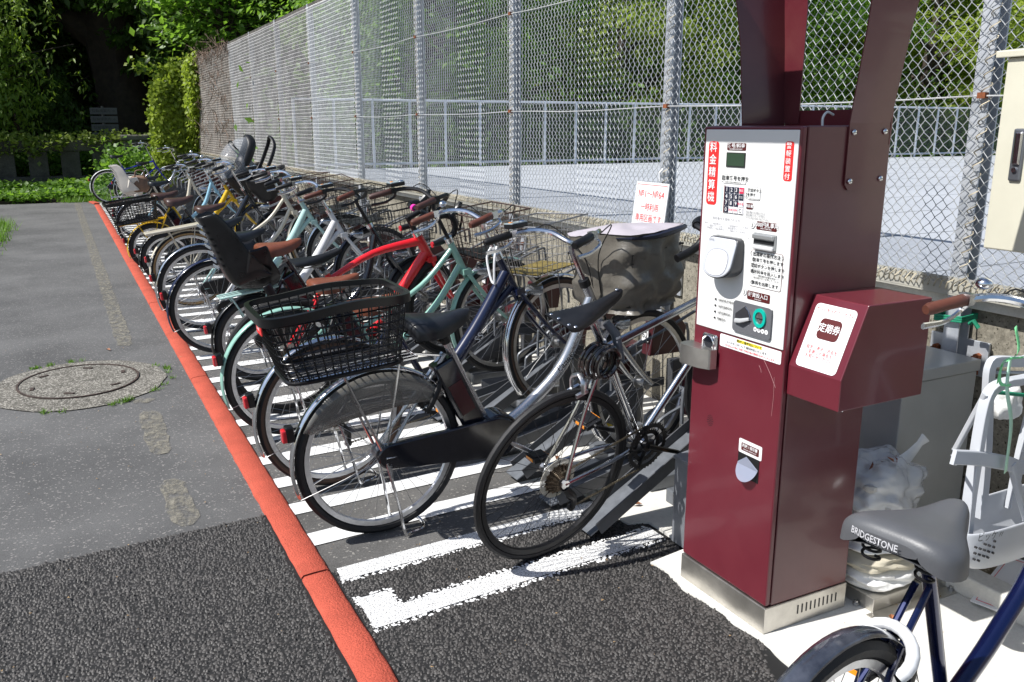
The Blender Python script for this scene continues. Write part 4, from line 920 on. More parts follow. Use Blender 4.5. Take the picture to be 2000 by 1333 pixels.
# ------------------------------------------------------------------ stainless cable ducts and bolts on the ground
dk = empty('cable_duct', (2.36, 1.78, .014), 'low brushed stainless duct cover bolted to the concrete behind the machine', 'duct cover')
b = MB(); b.prism([(2.2, 1.70), (2.62, 1.70), (2.62, 1.96), (2.2, 1.96)], 2, .014, .062); b.build('cover', stainl, dk, smooth=False, bevel=.002)
b = MB(); b.prism([(2.17, 1.655), (2.64, 1.655), (2.64, 1.7), (2.17, 1.7)], 2, .014, .018); b.build('flange', stainl, dk, smooth=False)
MB().box((2.43, 1.83, .0625), (.002, .262, .002)).build('seam', ink, dk, smooth=False)
for (x, y) in ((2.19, 1.76), (2.19, 1.9), (2.3, 1.675), (2.42, 1.675), (2.55, 1.675)):
    b = MB(); b.tube([(x, y, .016), (x, y, .024)], .011, 6); b.tube([(x, y, .024), (x, y, .032)], .007, 8); b.build('anchor_bolt', steel, dk, smooth=False)
# ------------------------------------------------------------------ plastic rubbish bags
def crumple(c, r3, seed, nu=56, nv=34, amp=.16, sq=2.6, flatb=True):
    G = []
    for i in range(nv+1):
        row = []; p = PI*i/nv
        for j in range(nu):
            t = 2*PI*j/nu; d = Vector((math.sin(p)*math.cos(t), math.sin(p)*math.sin(t), math.cos(p)))
            q = (abs(d.x)**sq+abs(d.y)**sq+abs(d.z)**sq)**(-1/sq)
            a = noise.noise(d*2.1+Vector((seed, 0, 0)))*1.2+.7*noise.ridged_multi_fractal(d*2.6+Vector((seed, 3, 1)), .9, 2.1, 4, 1., 2.)*.35-.25
            k = q*(1+amp*a); v = (c[0]+d.x*r3[0]*k, c[1]+d.y*r3[1]*k, c[2]+d.z*r3[2]*k)
            row.append((v[0], v[1], max(v[2], c[2]-r3[2]*.93) if flatb else v[2]))
        G.append(row)
    return MB().grid(G, cv=True)
film = mat('translucent_bag_film', (.8, .83, .86), .14, coat=.8, alpha=.5, bump=.6, bscale=30)
film2 = mat('white_bag_film', (.74, .74, .72), .38, var=.08, vscale=12, coat=.25, bump=.5, bscale=28)
paper = mat('yellowed_paper_bag', (.5, .46, .36), .75, var=.15, vscale=10)
rb = empty('rubbish_bag', (2.34, 1.84, .064), 'crumpled clear plastic bag of leaves and litter with a tied handle behind the machine', 'rubbish bag')
crumple((2.335, 1.845, .375), (.14, .125, .115), 3.1, nu=90, nv=60, amp=.24).build('film', film, rb)
crumple((2.335, 1.845, .365), (.11, .1, .09), 8.1, amp=.3).build('contents', mat('bag_contents', (.3, .27, .22), .8, col2=(.62, .62, .6), vscale=9), rb)
b = MB(); b.tube(spline([(2.39, 1.82, .44), (2.43, 1.80, .49), (2.455, 1.79, .525), (2.475, 1.785, .545)], 4), [.03, .018, .012, .02], 8, flat=.3); b.build('handle', film2, rb)
rg = random.Random(6)
for k in range(12):
    x, y, z = 2.3+rg.uniform(-.1, .08), 1.76+rg.uniform(-.02, .07), .42+rg.uniform(-.06, .08)
    b = MB(); a = rg.uniform(0, 3); L = rg.uniform(.03, .06); b.add([(x, y, z), (x+L*.5*math.cos(a), y-.01, z+L*.4), (x+L*math.cos(a), y, z+L*.6), (x+L*.5*math.cos(a)+.01, y, z+L*.1)], [(0, 1, 2, 3)]); b.build('dead_leaf', mat('dead_leaf', (.22, .07, .03), .7, var=.4, vscale=60), rb, smooth=False)
for k, (x, y, z, rx, ry, rz_, sd) in enumerate(((2.34, 1.83, .098, .15, .135, .038, 1.2), (2.33, 1.835, .155, .145, .13, .036, 5.2), (2.335, 1.84, .213, .14, .125, .036, 7.7))):
    t_ = crumple((x, y, z), (rx, ry, rz_), sd, amp=.14, sq=3.4).build('folded_bag', film2 if k != 1 else paper)
    tag(t_, ('flattened white plastic sack at the bottom of the pile behind the machine', 'yellowish flattened paper sack in the middle of the pile', 'flattened white sack directly under the bag of leaves')[k], 'sack')
# ------------------------------------------------------------------ signs
def signboard(name, M, wd, hg, lab, lines, tilt_m=plate_w, lineframe=True, cat='sign', sub=None):
    loc = M.translation; t = empty(name, loc, lab, cat); b = MB(); m4 = np.array(M)
    def tr(pts): return [tuple((m4@np.array([*p, 1]))[:3]) for p in pts]
    w_, h_ = wd/2, hg/2
    b.add(tr([(-w_, -h_, 0), (w_, -h_, 0), (w_, h_, 0), (-w_, h_, 0), (-w_, -h_, -.006), (w_, -h_, -.006), (w_, h_, -.006), (-w_, h_, -.006)]), [(0, 1, 2, 3), (7, 6, 5, 4), (0, 4, 5, 1), (1, 5, 6, 2), (2, 6, 7, 3), (3, 7, 4, 0)])
    b.build('board', tilt_m, t, smooth=False)
    if lineframe:
        e = .012; b = MB()
        for (x0, x1, y0, y1) in ((-w_+e, w_-e, h_-e-.003, h_-e), (-w_+e, w_-e, -h_+e, -h_+e+.003), (-w_+e, -w_+e+.002, -h_+e, h_-e), (w_-e-.002, w_-e, -h_+e, h_-e)): b.add(tr([(x0, y0, .0008), (x1, y0, .0008), (x1, y1, .0008), (x0, y1, .0008)]), [(0, 1, 2, 3)])
        b.build('border', red_t, t, smooth=False)
    for (s_, y, sz, sx_) in lines:
        text('lettering', s_, red_t, t, M@Matrix.Translation((0, y, .0015)), sz, sx=sx_)
    return t
def onx(px, py, X):
    d = ray(px, py); return Vector(CAM)+d*(X/d.x)
def ray(px, py):
    R_ = Vector((math.cos(YAW), -math.sin(YAW), 0)); F_ = Vector((math.sin(YAW)*math.cos(PITCH), math.cos(YAW)*math.cos(PITCH), -math.sin(PITCH))); U_ = R_.cross(F_)
    return F_+R_*((px-1000)/1690)+U_*((666.5-py)/1690)
s1 = signboard('notice_board', place((2.82, 3.84, 1.125), (0, -1, 0), (.11, -.13, .9)), .29, .27, 'white notice board No1 to No64 tied to the fence above the covered basket', [('№1～№64', .07, .052, .95), ('一時利用', .0, .045, .9), ('専用区画です', -.06, .045, .88), ('※定期利用の方は駐車できません', -.115, .014, 1)])
b = MB(); b.tube([(2.86, 3.81, 1.27), (2.855, 3.81, 1.31), (2.875, 3.81, 1.33)], .006, 6); b.build('hook', whitep, s1)
s2 = signboard('notice_board', place((2.72, 1.42, .062), (0.25, -1, .0), (1, .25, .22)), .42, .3, 'white board with red lettering lying on the soil beside the kerb', [('専用区画です', .02, .05, .9), ('№1～№64', .09, .05, .9), ('一時利用', -.04, .035, .9), ('定期利用の方は駐車できません', -.1, .016, 1)])
# cream electric box on the fence
eb = empty('electric_box', (2.78, 1.7, 1.12), 'cream steel electric box with a flush chrome handle mounted on the fence at right', 'electric box')
cream = mat('cream_enamel', (.6, .58, .47), .38, var=.04, vscale=4, coat=.2)
b = MB(); b.box((2.76, 1.515, 1.465), (.2, .56, .6)); b.build('body', cream, eb, smooth=False, bevel=.006)
b = MB(); b.box((2.655, 1.513, 1.462), (.014, .55, .588)); b.build('door', cream, eb, smooth=False, bevel=.004)
b = MB(); b.prism([(2.635, 1.757), (2.635, 1.778), (2.87, 1.805), (2.87, 1.775)], 1, 1.2, 1.82); b.build('rain_roof', cream, eb, smooth=False, bevel=.003)
hz = 1.465; hd_ = MB().box((2.645, 1.712, hz), (.012, .04, .16)).build('handle_plate', mat('handle_grey', (.16, .17, .19), .3, .6), eb, smooth=False, bevel=.006)
MB().box((2.637, 1.71, hz+.02), (.01, .024, .1)).build('handle_lever', chrome, hd_, smooth=False, bevel=.006)
MB().cyl((2.640, 1.712, hz-.045), (2.634, 1.712, hz-.045), .008, 12).build('key_lock', chrome, hd_)
MB().box((2.6475, 1.5, 1.27), (.001, .2, .13)).build('paper_notice', plate_w, eb, smooth=False)
# ------------------------------------------------------------------ bicycles
paint = {}
def pm_(name, col, rough=.22, metal=.0, coat=.5): return mat(name, col, rough, metal, coat=coat, var=.05, vscale=12)
P_silver = mat('silver_frame_paint', (.5, .51, .53), .25, .85, coat=.4, var=.05); P_navy = pm_('navy_frame_paint', (.009, .014, .045)); P_mint = pm_('mint_frame_paint', (.25, .46, .38)); P_red = pm_('red_frame_paint', (.68, .012, .018))
P_white = pm_('white_frame_paint', (.72, .72, .72)); P_pmint = pm_('pale_mint_frame_paint', (.42, .62, .58)); P_cream = pm_('cream_paint', (.62, .57, .46)); P_yellow = pm_('yellow_paint', (.72, .44, .01))
P_sky = pm_('sky_blue_paint', (.28, .5, .62)); P_blue = pm_('deep_blue_paint', (.01, .02, .32)); P_black = blackg; P_metblue = mat('metallic_blue_paint', (.005, .011, .06), .2, .5, coat=.7, var=.05)
P_grey = pm_('pale_grey_frame', (.5, .51, .52)); P_chrome = mat('chromed_frame', (.55, .56, .58), .16, 1., var=.1, vscale=25)
clear_guard = mat('smoked_skirt_guard', (.16, .155, .14), .25, coat=.4, alpha=.72)
clothm = mat('taupe_basket_cover', (.115, .105, .088), .4, var=.12, vscale=10, bump=.5, bscale=22, coat=.15)
clothl = mat('sky_sheen_basket_lid', (.46, .42, .46), .4, var=.05, vscale=10, bump=.2, bscale=14)  # same taupe cloth; sky sheen on top is painted in as pale lilac
clear_rain = mat('clear_rain_cover', (.7, .75, .82), .1, coat=.6, alpha=.17)
def rotY(P, c, a):
    """rotate points in the xz plane about c by a (nose up positive)"""
    P = np.array(P, float); x = P[:, 0]-c[0]; z = P[:, 2]-c[1]; ca, sa = math.cos(a), math.sin(a)
    Q = P.copy(); Q[:, 0] = c[0]+x*ca-z*sa; Q[:, 2] = c[1]+x*sa+z*ca; return Q
def bike(label, pos, head=2, pitch=7, lean=1, steer=0, R=.33, wb=1.2, tr=.018, frame=None, ftype='u', fender='same', fork=None, tread=None, side=None, rimm=None, saddle='soft', sadm=None, seath=.84,
         bar='city', grips=None, barm=None, fbasket=None, rear=None, chain='case', chainm=None, lamp=True, stand=True, battery=False, display=False, guard=False, cat='bicycle', barz=1.0, name='bicycle', detail=2, fstay=True, headlight=True, barh=.26, extra=None, fseat=None, spk=None, fR=None, thin=1., group='bicycles parked in the racks', tw=None):
    fR = fR or R; rimm = rimm or alu; tread = tread or rubber; grips = grips or blackm; barm = barm or chrome; sadm = sadm or black_l; spk = spk or steel
    fm = frame if fender == 'same' else fender; fork = fork or frame
    root = empty(name, (pos[0], pos[1], .006), label, cat, group, rot=(math.radians(lean), 0, math.radians(head)), local=True)
    pa = math.radians(pitch); hub = (0, R)
    HB = np.array([wb-.225, 0, R+.335]) if R > .3 else np.array([wb-.215, 0, R+.36]); HT = np.array([wb-.285, 0, R+.49]) if R > .3 else np.array([wb-.28, 0, R+.53])
    if ftype == 'carbon': HB = np.array([wb-.13, 0, R+.33]); HT = np.array([wb-.175, 0, R+.46])
    if ftype in ('road',): HB = np.array([wb-.115, 0, R+.30]); HT = np.array([wb-.155, 0, R+.43])
    axd = (HT-HB)/np.linalg.norm(HT-HB); st = math.radians(steer)
    def X(P): return rotY(P, hub, pa)
    def XS(P):
        P = np.array(P, float)-HB; k = axd; c, s = math.cos(st), math.sin(st)
        Q = P*c+np.cross(k, P)*s+np.outer(P@k, k)*(1-c); return rotY(Q+HB, hub, pa)
    M = lambda: MB(X); MS = lambda: MB(XS)
    BB = np.array([.475, 0, R-.04]) if ftype != 'road' else np.array([.405, 0, R-.07])
    if R < .3: BB = np.array([.44, 0, R+.0])
    SD_ = np.array([-.36, 0, .93]); SD_ /= np.linalg.norm(SD_)
    if ftype == 'road': SD_ = np.array([-.28, 0, .96]); SD_ /= np.linalg.norm(SD_)
    stl = (seath-.12-BB[2])/SD_[2]; STt = BB+SD_*min(stl, .50 if ftype != 'road' else .53); SADC = BB+SD_*((seath-.045-BB[2])/SD_[2])
    # wheels -----------------------------------------------------------------
    def wheel(c, r, MM, n_sp, rear_):
        N = 56 if detail > 1 else 40
        b = MM(); b.cyl((c[0], -.035, c[2]), (c[0], .035, c[2]), .017 if not rear_ else .022, 10); b.cyl((c[0], -.055, c[2]), (c[0], .055, c[2]), .006, 6)
        b.cyl((c[0], -.03, c[2]), (c[0], -.026, c[2]), .03, 12); b.cyl((c[0], .026, c[2]), (c[0], .03, c[2]), .03, 12)
        w_ = b.build('wheel', steel, root, label=('rear wheel' if rear_ else 'front wheel'))
        b = MM(); k = 8 if detail > 1 else 6
        b.ring(c, r-tr, [(tr*math.cos(2*PI*j/k+.2), tr*1.02*math.sin(2*PI*j/k+.2)) for j in range(k)], n=N); b.build('tyre', tread, w_)
        if side is not None:
            for s in (-1, 1):
                b = MM(); b.ring(c, r-tr, [(-tr*.75, s*tr*.7), (-tr*.1, s*tr*1.06), (tr*.3, s*tr*1.0), (-tr*.1, s*tr*.9)], n=N); b.build('tyre_wall', side, w_)
        b = MM(); b.ring(c, r-2*tr-.004, [(.006, -.011), (.006, .011), (-.012, .009), (-.016, 0), (-.012, -.009)], n=N); b.build('rim', rimm, w_)
        b = MM()
        for i in range(n_sp):
            a = 2*PI*i/n_sp; s = 1 if i % 2 else -1; a2 = a+(.55 if (i//2) % 2 else -.55)
            p0 = (c[0]+.028*math.cos(a2), s*.028, c[2]+.028*math.sin(a2)); p1 = (c[0]+(r-2*tr-.01)*math.cos(a), 0, c[2]+(r-2*tr-.01)*math.sin(a)); b.tube([p0, p1], .00105, 3, cap=False)
        b.build('spokes', spk, w_)
        return w_
    RW = np.array([0, 0, R]); FW_ = np.array([wb, 0, fR])
    wr = wheel(RW, R, M, 32, True); wf = wheel(FW_, fR, MS, 28, False)
    # fenders ----------------------------------------------------------------
    def fend(c, r, a0, a1, MM, nm):
        b = MM(); G = []; wd = .024 if R > .3 else .028
        for i in range(31):
            a = math.radians(a0+(a1-a0)*i/30); row = []
            for j in range(7):
                t = (j-3)/3; rr = r+.017-.009*t*t; row.append((c[0]+rr*math.cos(a), wd*t, c[2]+rr*math.sin(a)))
            G.append(row)
        b.grid(G); fo = b.build(nm, fm, root, thick=.0015)
        ae = math.radians(a1 if abs(a1-180) < abs(a0-180) or nm == 'rear_fender' else a0); e = (c[0]+(r+.012)*math.cos(ae), 0, c[2]+(r+.012)*math.sin(ae))
        b = MM()
        for s in (-1, 1): b.tube([(c[0], s*.052, c[2]), (e[0]*.5+c[0]*.5, s*.05, e[2]*.5+c[2]*.5), (e[0], s*.026, e[2])], .0017, 6)
        b.build('fender_stay', steel, fo)
        return fo
    if fm is not None:
        rf = fend(RW, R, 22, 196, M, 'rear_fender'); MBf = fend(FW_, fR, 212, 62, MS, 'front_fender')
        if lamp:
            a = math.radians(153); c0 = (RW[0]+(R+.03)*math.cos(a), 0, RW[2]+(R+.03)*math.sin(a))
            b = M(); b.box((c0[0]-.008, 0, c0[2]), (.03, .04, .062)); lb = b.build('rear_lamp', blackp, root, bevel=.006, smooth=False)
            b = M(); b.box((c0[0]-.028, 0, c0[2]-.004), (.022, .036, .05), tp=.8); b.build('lens', red_lens, lb, bevel=.006, smooth=False)
    # frame ------------------------------------------------------------------
    b = M()
    sy = .055
    for s in (-1, 1):
        b.tube(spline([(0, s*.06, R), (BB[0]*.5, s*.05, (R+BB[2])/2), (BB[0]-.04, s*.022, BB[2])], 4), .0095 if ftype != 'road' else .008, 8)
        b.tube(spline([(0, s*.06, R), tuple(np.array([0, s*.045, R])*.45+np.array([STt[0], 0, STt[2]-.04])*.55), (STt[0]-.01, s*.014, STt[2]-.05)], 4), .0075, 8)
        b.cyl((0, s*.054, R), (0, s*.066, R), .018, 8)
    b.tube([BB+np.array([0, -.036, 0]), BB+np.array([0, .036, 0])], .023, 12)
    b.tube([BB, STt], .0155, 10)
    b.tube([HB-axd*.012, HT+axd*.01], .0195, 12)
    if ftype == 'road':
        b.tube([BB, HB+axd*.02], .0165, 10); b.tube([STt-SD_*.02, HT-axd*.02], .0145, 10)
    elif ftype == 'diamond':
        b.tube([BB, HB+axd*.02], .016, 10); b.tube([BB+SD_*.40, HT-axd*.02], .014, 10)
    elif ftype == 'carbon':
        b.tube([BB, HB+axd*.03], [.03, .034, .028], 10); b.tube(spline([STt-SD_*.05, (STt+HT)/2+np.array([0, 0, .0]), HT-axd*.03], 4), [.016, .02, .026], 10); b.tube([HB, HT], .027, 12)
    elif ftype == 'u':   # one thick tube sweeping low
        b.tube(spline([HT-axd*.05, HB*.55+BB*.45+np.array([.055, 0, .02]), HB*.25+BB*.75+np.array([.05, 0, -.005]), BB+np.array([.02, 0, .0])], 7), [.022*thin, .026*thin, .026*thin, .024*thin], 12)
    elif ftype == 'twin':
        b.tube(spline([HT-axd*.03, (HT*.6+BB*.4)+np.array([0, 0, .015]), BB+SD_*.2+np.array([.03, 0, .0]), BB+SD_*.13], 6), .0145, 10)
        b.tube(spline([HB+axd*.03, HB*.6+BB*.4+np.array([.045, 0, -.01]), HB*.25+BB*.75+np.array([.045, 0, -.012]), BB+np.array([.02, 0, 0])], 6), .018, 10)
    elif ftype == 'heavy':
        b.tube(spline([HT-axd*.07, HB*.5+BB*.5+np.array([.02, 0, .05]), BB+np.array([.03, 0, .01])], 6), [.026, .032, .034], 12)
        b.tube([HB+axd*.02, HB*.35+BB*.65+np.array([0, 0, .03])], .018, 10)
    fr = b.build('frame', frame, root)
    if tw:
        for (body, t0, sz, m_) in tw:
            p = X([HB*(1-t0)+BB*t0+np.array([.02, -.0, .02])])[0]; q = X([HB*(1-t0-.15)+BB*(t0+.15)+np.array([.02, 0, .02])])[0]; d = p-q; o_ = Vector((p[0], -.041, p[2]))
            mt = place(o_, tuple(d), tuple(np.cross([0, -1, 0], d))); tt = text('frame_lettering', body, m_, fr, mt, sz)
    # fork
    b = MS(); wcl = .052
    for s in (-1, 1): b.tube(spline([HB-axd*.015+np.array([0, s*.03, 0]), HB*.55+FW_*.45+np.array([-.015, s*.045, .0]), HB*.2+FW_*.8+np.array([-.012, s*.052, 0]), FW_+np.array([0, s*.056, 0])], 5), [.0125, .0125, .010, .008], 8)
    b.box(HB-axd*.015, (.05, .085, .03)); b.build('fork', fork, root)
    for hp in ([HT+axd*.005, HT+axd*.035], [HB-axd*.004, HB-axd*.02]):
        b = MS(); b.tube(hp, .024, 12); b.build('headset_cup', blackm if frame is P_silver else chrome, root)
    # bars -------------------------------------------------------------------
    zc = barz
    S0 = HT+axd*((zc-HT[2])/axd[2]); 
    if bar in ('city', 'flat'):
        b = MS(); b.tube([HT+axd*.03, S0-axd*.03, S0+np.array([.012, 0, 0])], [.0115, .0115, .015], 8)
        if bar == 'city': hb = [(S0[0]+.035, 0, S0[2]), (S0[0]+.045, .06, S0[2]+.012), (S0[0]+.02, .15, S0[2]+.055), (S0[0]-.06, .225, S0[2]+.066), (S0[0]-.22, barh+.01, S0[2]+.045)]
        else: hb = [(S0[0]+.03, 0, S0[2]), (S0[0]+.03, .07, S0[2]+.01), (S0[0]+.015, .16, S0[2]+.03), (S0[0]-.03, .3, S0[2]+.03)]
        L = spline(hb, 6); Rr = [np.array([p[0], -p[1], p[2]]) for p in L]
        b.tube(Rr[::-1][:-1]+L, .0112, 8); hbar = b.build('handlebar', barm, root)
        for s, LL in ((1, L), (-1, Rr)):
            e0, e1 = np.array(LL[-1]), np.array(LL[-5]); d = (e1-e0)/np.linalg.norm(e1-e0)
            b = MS(); b.tube([e0-d*.004, e0+d*.01, e0+d*.06, e0+d*.115, e0+d*.12], [.012, .0165, .0155, .0165, .013], 10); b.build('grip', grips, root)
            b = MS(); k0 = e0+d*.13; b.box(k0, (.028, .028, .03)); b.tube(spline([k0+np.array([.01, 0, -.01]), k0+np.array([.015, s*.02, -.035]), k0-d*.06+np.array([.015, s*.012, -.05]), k0-d*.125+np.array([.0, s*.008, -.045])], 4), [.006, .0055, .005, .006], 6, flat=1.5); b.build('brake_lever', chrome if barm is chrome else blackp, root)
            if s == 1 and detail > 0:
                b = MS(); b.sphere(k0+d*.05+np.array([0, 0, .03]), .021, 12, 8, (1, 1, .75)); b.build('bell', chrome, root)
            if s == 1 and display:
                b = MS(); b.box(k0+d*.02+np.array([0, -.0, .03]), (.085, .06, .02)); ds = b.build('display_unit', blackp, root, bevel=.004, smooth=False)
                b = MS(); b.box(k0+d*.02+np.array([0, 0, .0415]), (.08, .055, .004)); dc = b.build('display_face', screen, ds, smooth=False)
                b = MS(); b.box(k0+d*.02+np.array([-.018, .01, .0445]), (.014, .014, .002)); b.build('button', orange, ds, smooth=False)
        # cables
        b = MS()
        for s in (-1, 1):
            e = np.array((L if s == 1 else Rr)[-9]); b.tube(spline([e+np.array([0, 0, -.01]), e+np.array([.09, -s*.02, .01]), S0+np.array([.11, s*.05, -.05]), HT+np.array([.06, s*.02, -.02]), HB+np.array([.03, s*.01, -.04])], 5), .0026, 5)
        b.build('brake_cable', cable, root)
    elif bar == 'drop':
        b = MS(); b.tube([HT+axd*.02, S0], .016, 10); ext = S0+np.array([.085, 0, .012]); b.tube([S0-axd*.01, ext], .016, 10); hb0 = ext
        hb = [(0, 0, 0), (0, .13, .0), (.02, .185, 0), (.075, .2, -.008), (.105, .205, -.05), (.085, .21, -.105), (.03, .215, -.13), (-.05, .218, -.135)]
        L = spline([tuple(hb0+np.array(p)) for p in hb], 6); Rr = [np.array([p[0], -p[1], p[2]]) for p in L]; b.tube(Rr[::-1][:-1]+L, .0125, 8); hbar = b.build('handlebar', barm, root)
        for s, LL in ((1, L), (-1, Rr)):
            b = MS(); b.tube(LL[10:], .0165, 10); tp_ = b.build('bar_tape', grips, root)
            if grips is not blackm:
                pass
            q = np.array(LL[19]); b = MS(); b.tube(spline([q, q+np.array([.05, 0, .03]), q+np.array([.075, 0, .065])], 3), [.017, .018, .013], 8); b.tube(spline([q+np.array([.062, 0, .03]), q+np.array([.07, 0, -.02]), q+np.array([.045, 0, -.09])], 3), .006, 6, flat=1.5); b.build('brake_lever', blackp, root)
    # saddle -----------------------------------------------------------------
    b = M(); G = []
    if saddle == 'soft': xs_ = [-.135, -.13, -.11, -.07, -.02, .03, .08, .115, .13]; ws_ = [.03, .07, .095, .108, .092, .058, .032, .026, .012]; th = [.02, .05, .062, .062, .056, .05, .044, .036, .016]; up_ = [.0, .016, .02, .014, .004, .0, .004, .006, .0]
    elif saddle == 'wide': xs_ = [-.14, -.135, -.115, -.07, -.01, .04, .09, .125, .14]; ws_ = [.06, .098, .118, .124, .1, .066, .042, .032, .014]; th = [.03, .065, .078, .078, .072, .064, .056, .044, .02]; up_ = [.002, .018, .026, .018, .006, .0, .006, .008, .002]
    else: xs_ = [-.14, -.138, -.11, -.06, -.01, .05, .1, .13, .14]; ws_ = [.06, .072, .074, .062, .042, .024, .018, .016, .008]; th = [.006, .022, .028, .03, .034, .034, .03, .024, .01]; up_ = [.004, .006, .004, -.002, -.006, -.006, -.002, .002, .0]
    for x_, w_, t_, u_ in zip(xs_, ws_, th, up_):
        row = []
        for j in range(17):
            a = PI*j/16; cx_ = -math.cos(a); sz = math.sin(a)
            row.append((SADC[0]+x_, w_*(abs(cx_)**.85)*math.copysign(1, cx_), SADC[2]+.03+u_-t_*(1-sz**.55)-.006*(1-abs(cx_))*(x_ < -.05)))
        G.append(row)
    b.grid(G); b.add([r[0] for r in G]+[r[-1] for r in G[::-1]], [tuple(range(2*len(G)))]); b.add(G[0], [tuple(range(17))]); b.add(G[-1], [tuple(range(17))[::-1]])
    sd = b.build('saddle', sadm, root, sub=1 if detail > 1 else 0, angle=60)
    b = M()
    for s in (-1, 1): b.tube(spline([SADC+np.array([-.11, s*.04, -.005]), SADC+np.array([-.06, s*.024, -.022]), SADC+np.array([.03, s*.022, -.02]), SADC+np.array([.11, s*.008, .0])], 3), .0035, 5)
    if saddle != 'race':
        for s in (-1, 1):
            T = np.linspace(0, 1, 40); b.tube([SADC+np.array([-.095+.017*math.cos(6*PI*t), s*.055+.017*math.sin(6*PI*t), .0-.05*t]) for t in T], .0032, 5)
    b.box(SADC+np.array([-.01, 0, -.025]), (.045, .04, .022)); b.build('saddle_rail', blackm if saddle != 'race' else steel, sd)
    b = M(); b.tube([STt-SD_*.02, SADC-np.array([0, 0, .02])], .0127, 10); b.build('seat_post', chrome if ftype != 'carbon' else blackm, root)
    b = M(); b.tube([STt-SD_*.012, STt+SD_*.014], .019, 10); b.cyl(STt+np.array([-.02, -.022, 0]), STt+np.array([-.02, .022, 0]), .007, 6); b.build('seat_clamp', blackm if frame is P_silver else steel, root)
    # drive ------------------------------------------------------------------
    ca = math.radians(35)
    def crank(sgn, ang, mm):
        e = BB+np.array([.165*math.cos(ang), sgn*.075, .165*math.sin(ang)]); b = M(); b.tube([BB+np.array([0, sgn*.055, 0]), e], [.011, .009], 8, flat=.7); c_ = b.build('crank', mm, root)
        b = M(); p = e+np.array([0, sgn*.055, 0]); b.box(p, (.075, .085, .018)); b.cyl(e, e+np.array([0, sgn*.1, 0]), .0085, 8); b.box(p+np.array([0, 0, .0]), (.06, .05, .026)); pd = b.build('pedal', blackm, root, smooth=False, bevel=.003)
        for q in (-1, 1):
            b = M(); b.box(p+np.array([q*.0385, 0, 0]), (.003, .05, .012)); b.build('reflector', orange, pd, smooth=False)
    crank(-1, -ca, alu if chain != 'rings' else blackp); crank(1, PI-ca, alu if chain != 'rings' else blackp)
    if chain == 'case':
        cm = chainm or blackp; b = M(); pts = []
        r1, r2 = (.085, .05) if R > .3 else (.1, .06)
        for i in range(13): a = PI/2-PI*i/12; pts.append((BB[0]+r1*math.cos(a), BB[2]+r1*math.sin(a)))
        for i in range(13): a = -PI/2-PI*i/12; pts.append((.02+r2*math.cos(a), R+r2*math.sin(a)))
        b.prism(pts, 1, -.068, -.042); b.build('chain_case', cm, root, bevel=.006, angle=50)
    else:
        b = M(); 
        for (rr, yy, nn) in ((.098, -.05, 40), (.068, -.043, 34)):
            N_ = nn*2; prof = []
            b.ring((BB[0], yy, BB[2]), rr-.018, [(0, -.0015), (.016, -.0015), (.016, .0015), (0, .0015)], n=48)
            for i in range(nn): a = 2*PI*i/nn; b.box((BB[0]+(rr)*math.cos(a), yy, BB[2]+rr*math.sin(a)), (.006, .0026, .006))
        for i in range(5): a = 2*PI*i/5+.4; b.bar((BB[0], -.047, BB[2]), (BB[0]+.09*math.cos(a), -.047, BB[2]+.09*math.sin(a)), .006, .014, up=(0, 1, 0))
        b.cyl(BB+np.array([0, -.056, 0]), BB+np.array([0, -.04, 0]), .022, 14); b.build('chainring', blackm, root, smooth=False)
        b = M()
        for i, rr in enumerate((.058, .052, .047, .042, .038, .034, .03, .026)):
            yy = -.022-.0042*i; b.ring((0, yy, R), rr-.012, [(0, -.001), (.01, -.001), (.01, .001), (0, .001)], n=26)
            for k in range(18): a = 2*PI*k/18; b.box((rr*math.cos(a), yy, R+rr*math.sin(a)), (.006, .002, .006))
        b.build('sprocket', mat('worn_sprocket', (.2, .16, .12), .4, .9, var=.4, vscale=40), root, smooth=False)
        b = M(); b.ring((0, -.018, R), .02, [(0, -.001), (.058, -.001), (.058, .001), (0, .001)], n=40); b.build('spoke_guard', mat('clear_disc', (.55, .53, .45), .25, alpha=.55), root)
        # chain
        oc_ = mat('oily_chain', (.2, .17, .12), .35, .9, var=.3, vscale=60); der = (.035, R-.125)
        def seg(p, q, n):
            for i in range(n):
                t0 = i/n; t1 = (i+.75)/n; a = np.array([p[0]+(q[0]-p[0])*t0, -.046, p[1]+(q[1]-p[1])*t0]); c_ = np.array([p[0]+(q[0]-p[0])*t1, -.046, p[1]+(q[1]-p[1])*t1]); b.bar(a, c_, .0055, .0065)
        b = M(); seg((0, R+.04), (BB[0], BB[2]+.095), 36); b.build('chain_run', oc_, root, smooth=False); b = M(); seg((der[0]+.01, der[1]-.014), (BB[0], BB[2]-.095), 34); b.build('chain_run', oc_, root, smooth=False)
        b = M(); b.tube(spline([(.0, -.058, R-.02), (.02, -.062, R-.06), (.035, -.058, R-.09), (.03, -.054, R-.14)], 4), [.014, .016, .012, .007], 8); b.cyl((.03, -.052, R-.085), (.03, -.04, R-.085), .016, 12); b.cyl((.028, -.052, R-.137), (.028, -.04, R-.137), .016, 12); b.build('rear_derailleur', blackm, root)
        if ftype == 'road':
            for nm_, c_, r_, MM in (('rear_brake', (STt[0]*.35+.06, 0, R+R*.93+.03), 0, M), ('front_brake', (HB[0]+.035, 0, HB[2]-.03), 0, MS)):
                b = MM(); 
                for s in (-1, 1): b.tube(spline([(c_[0], 0, c_[2]+.02), (c_[0]-.01, s*.03, c_[2]), (c_[0]-.015, s*.032, c_[2]-.04)], 3), .0065, 6, flat=1.6); b.box((c_[0]-.015, s*.022, c_[2]-.045), (.05, .012, .012))
                b.build(nm_, alu, root)
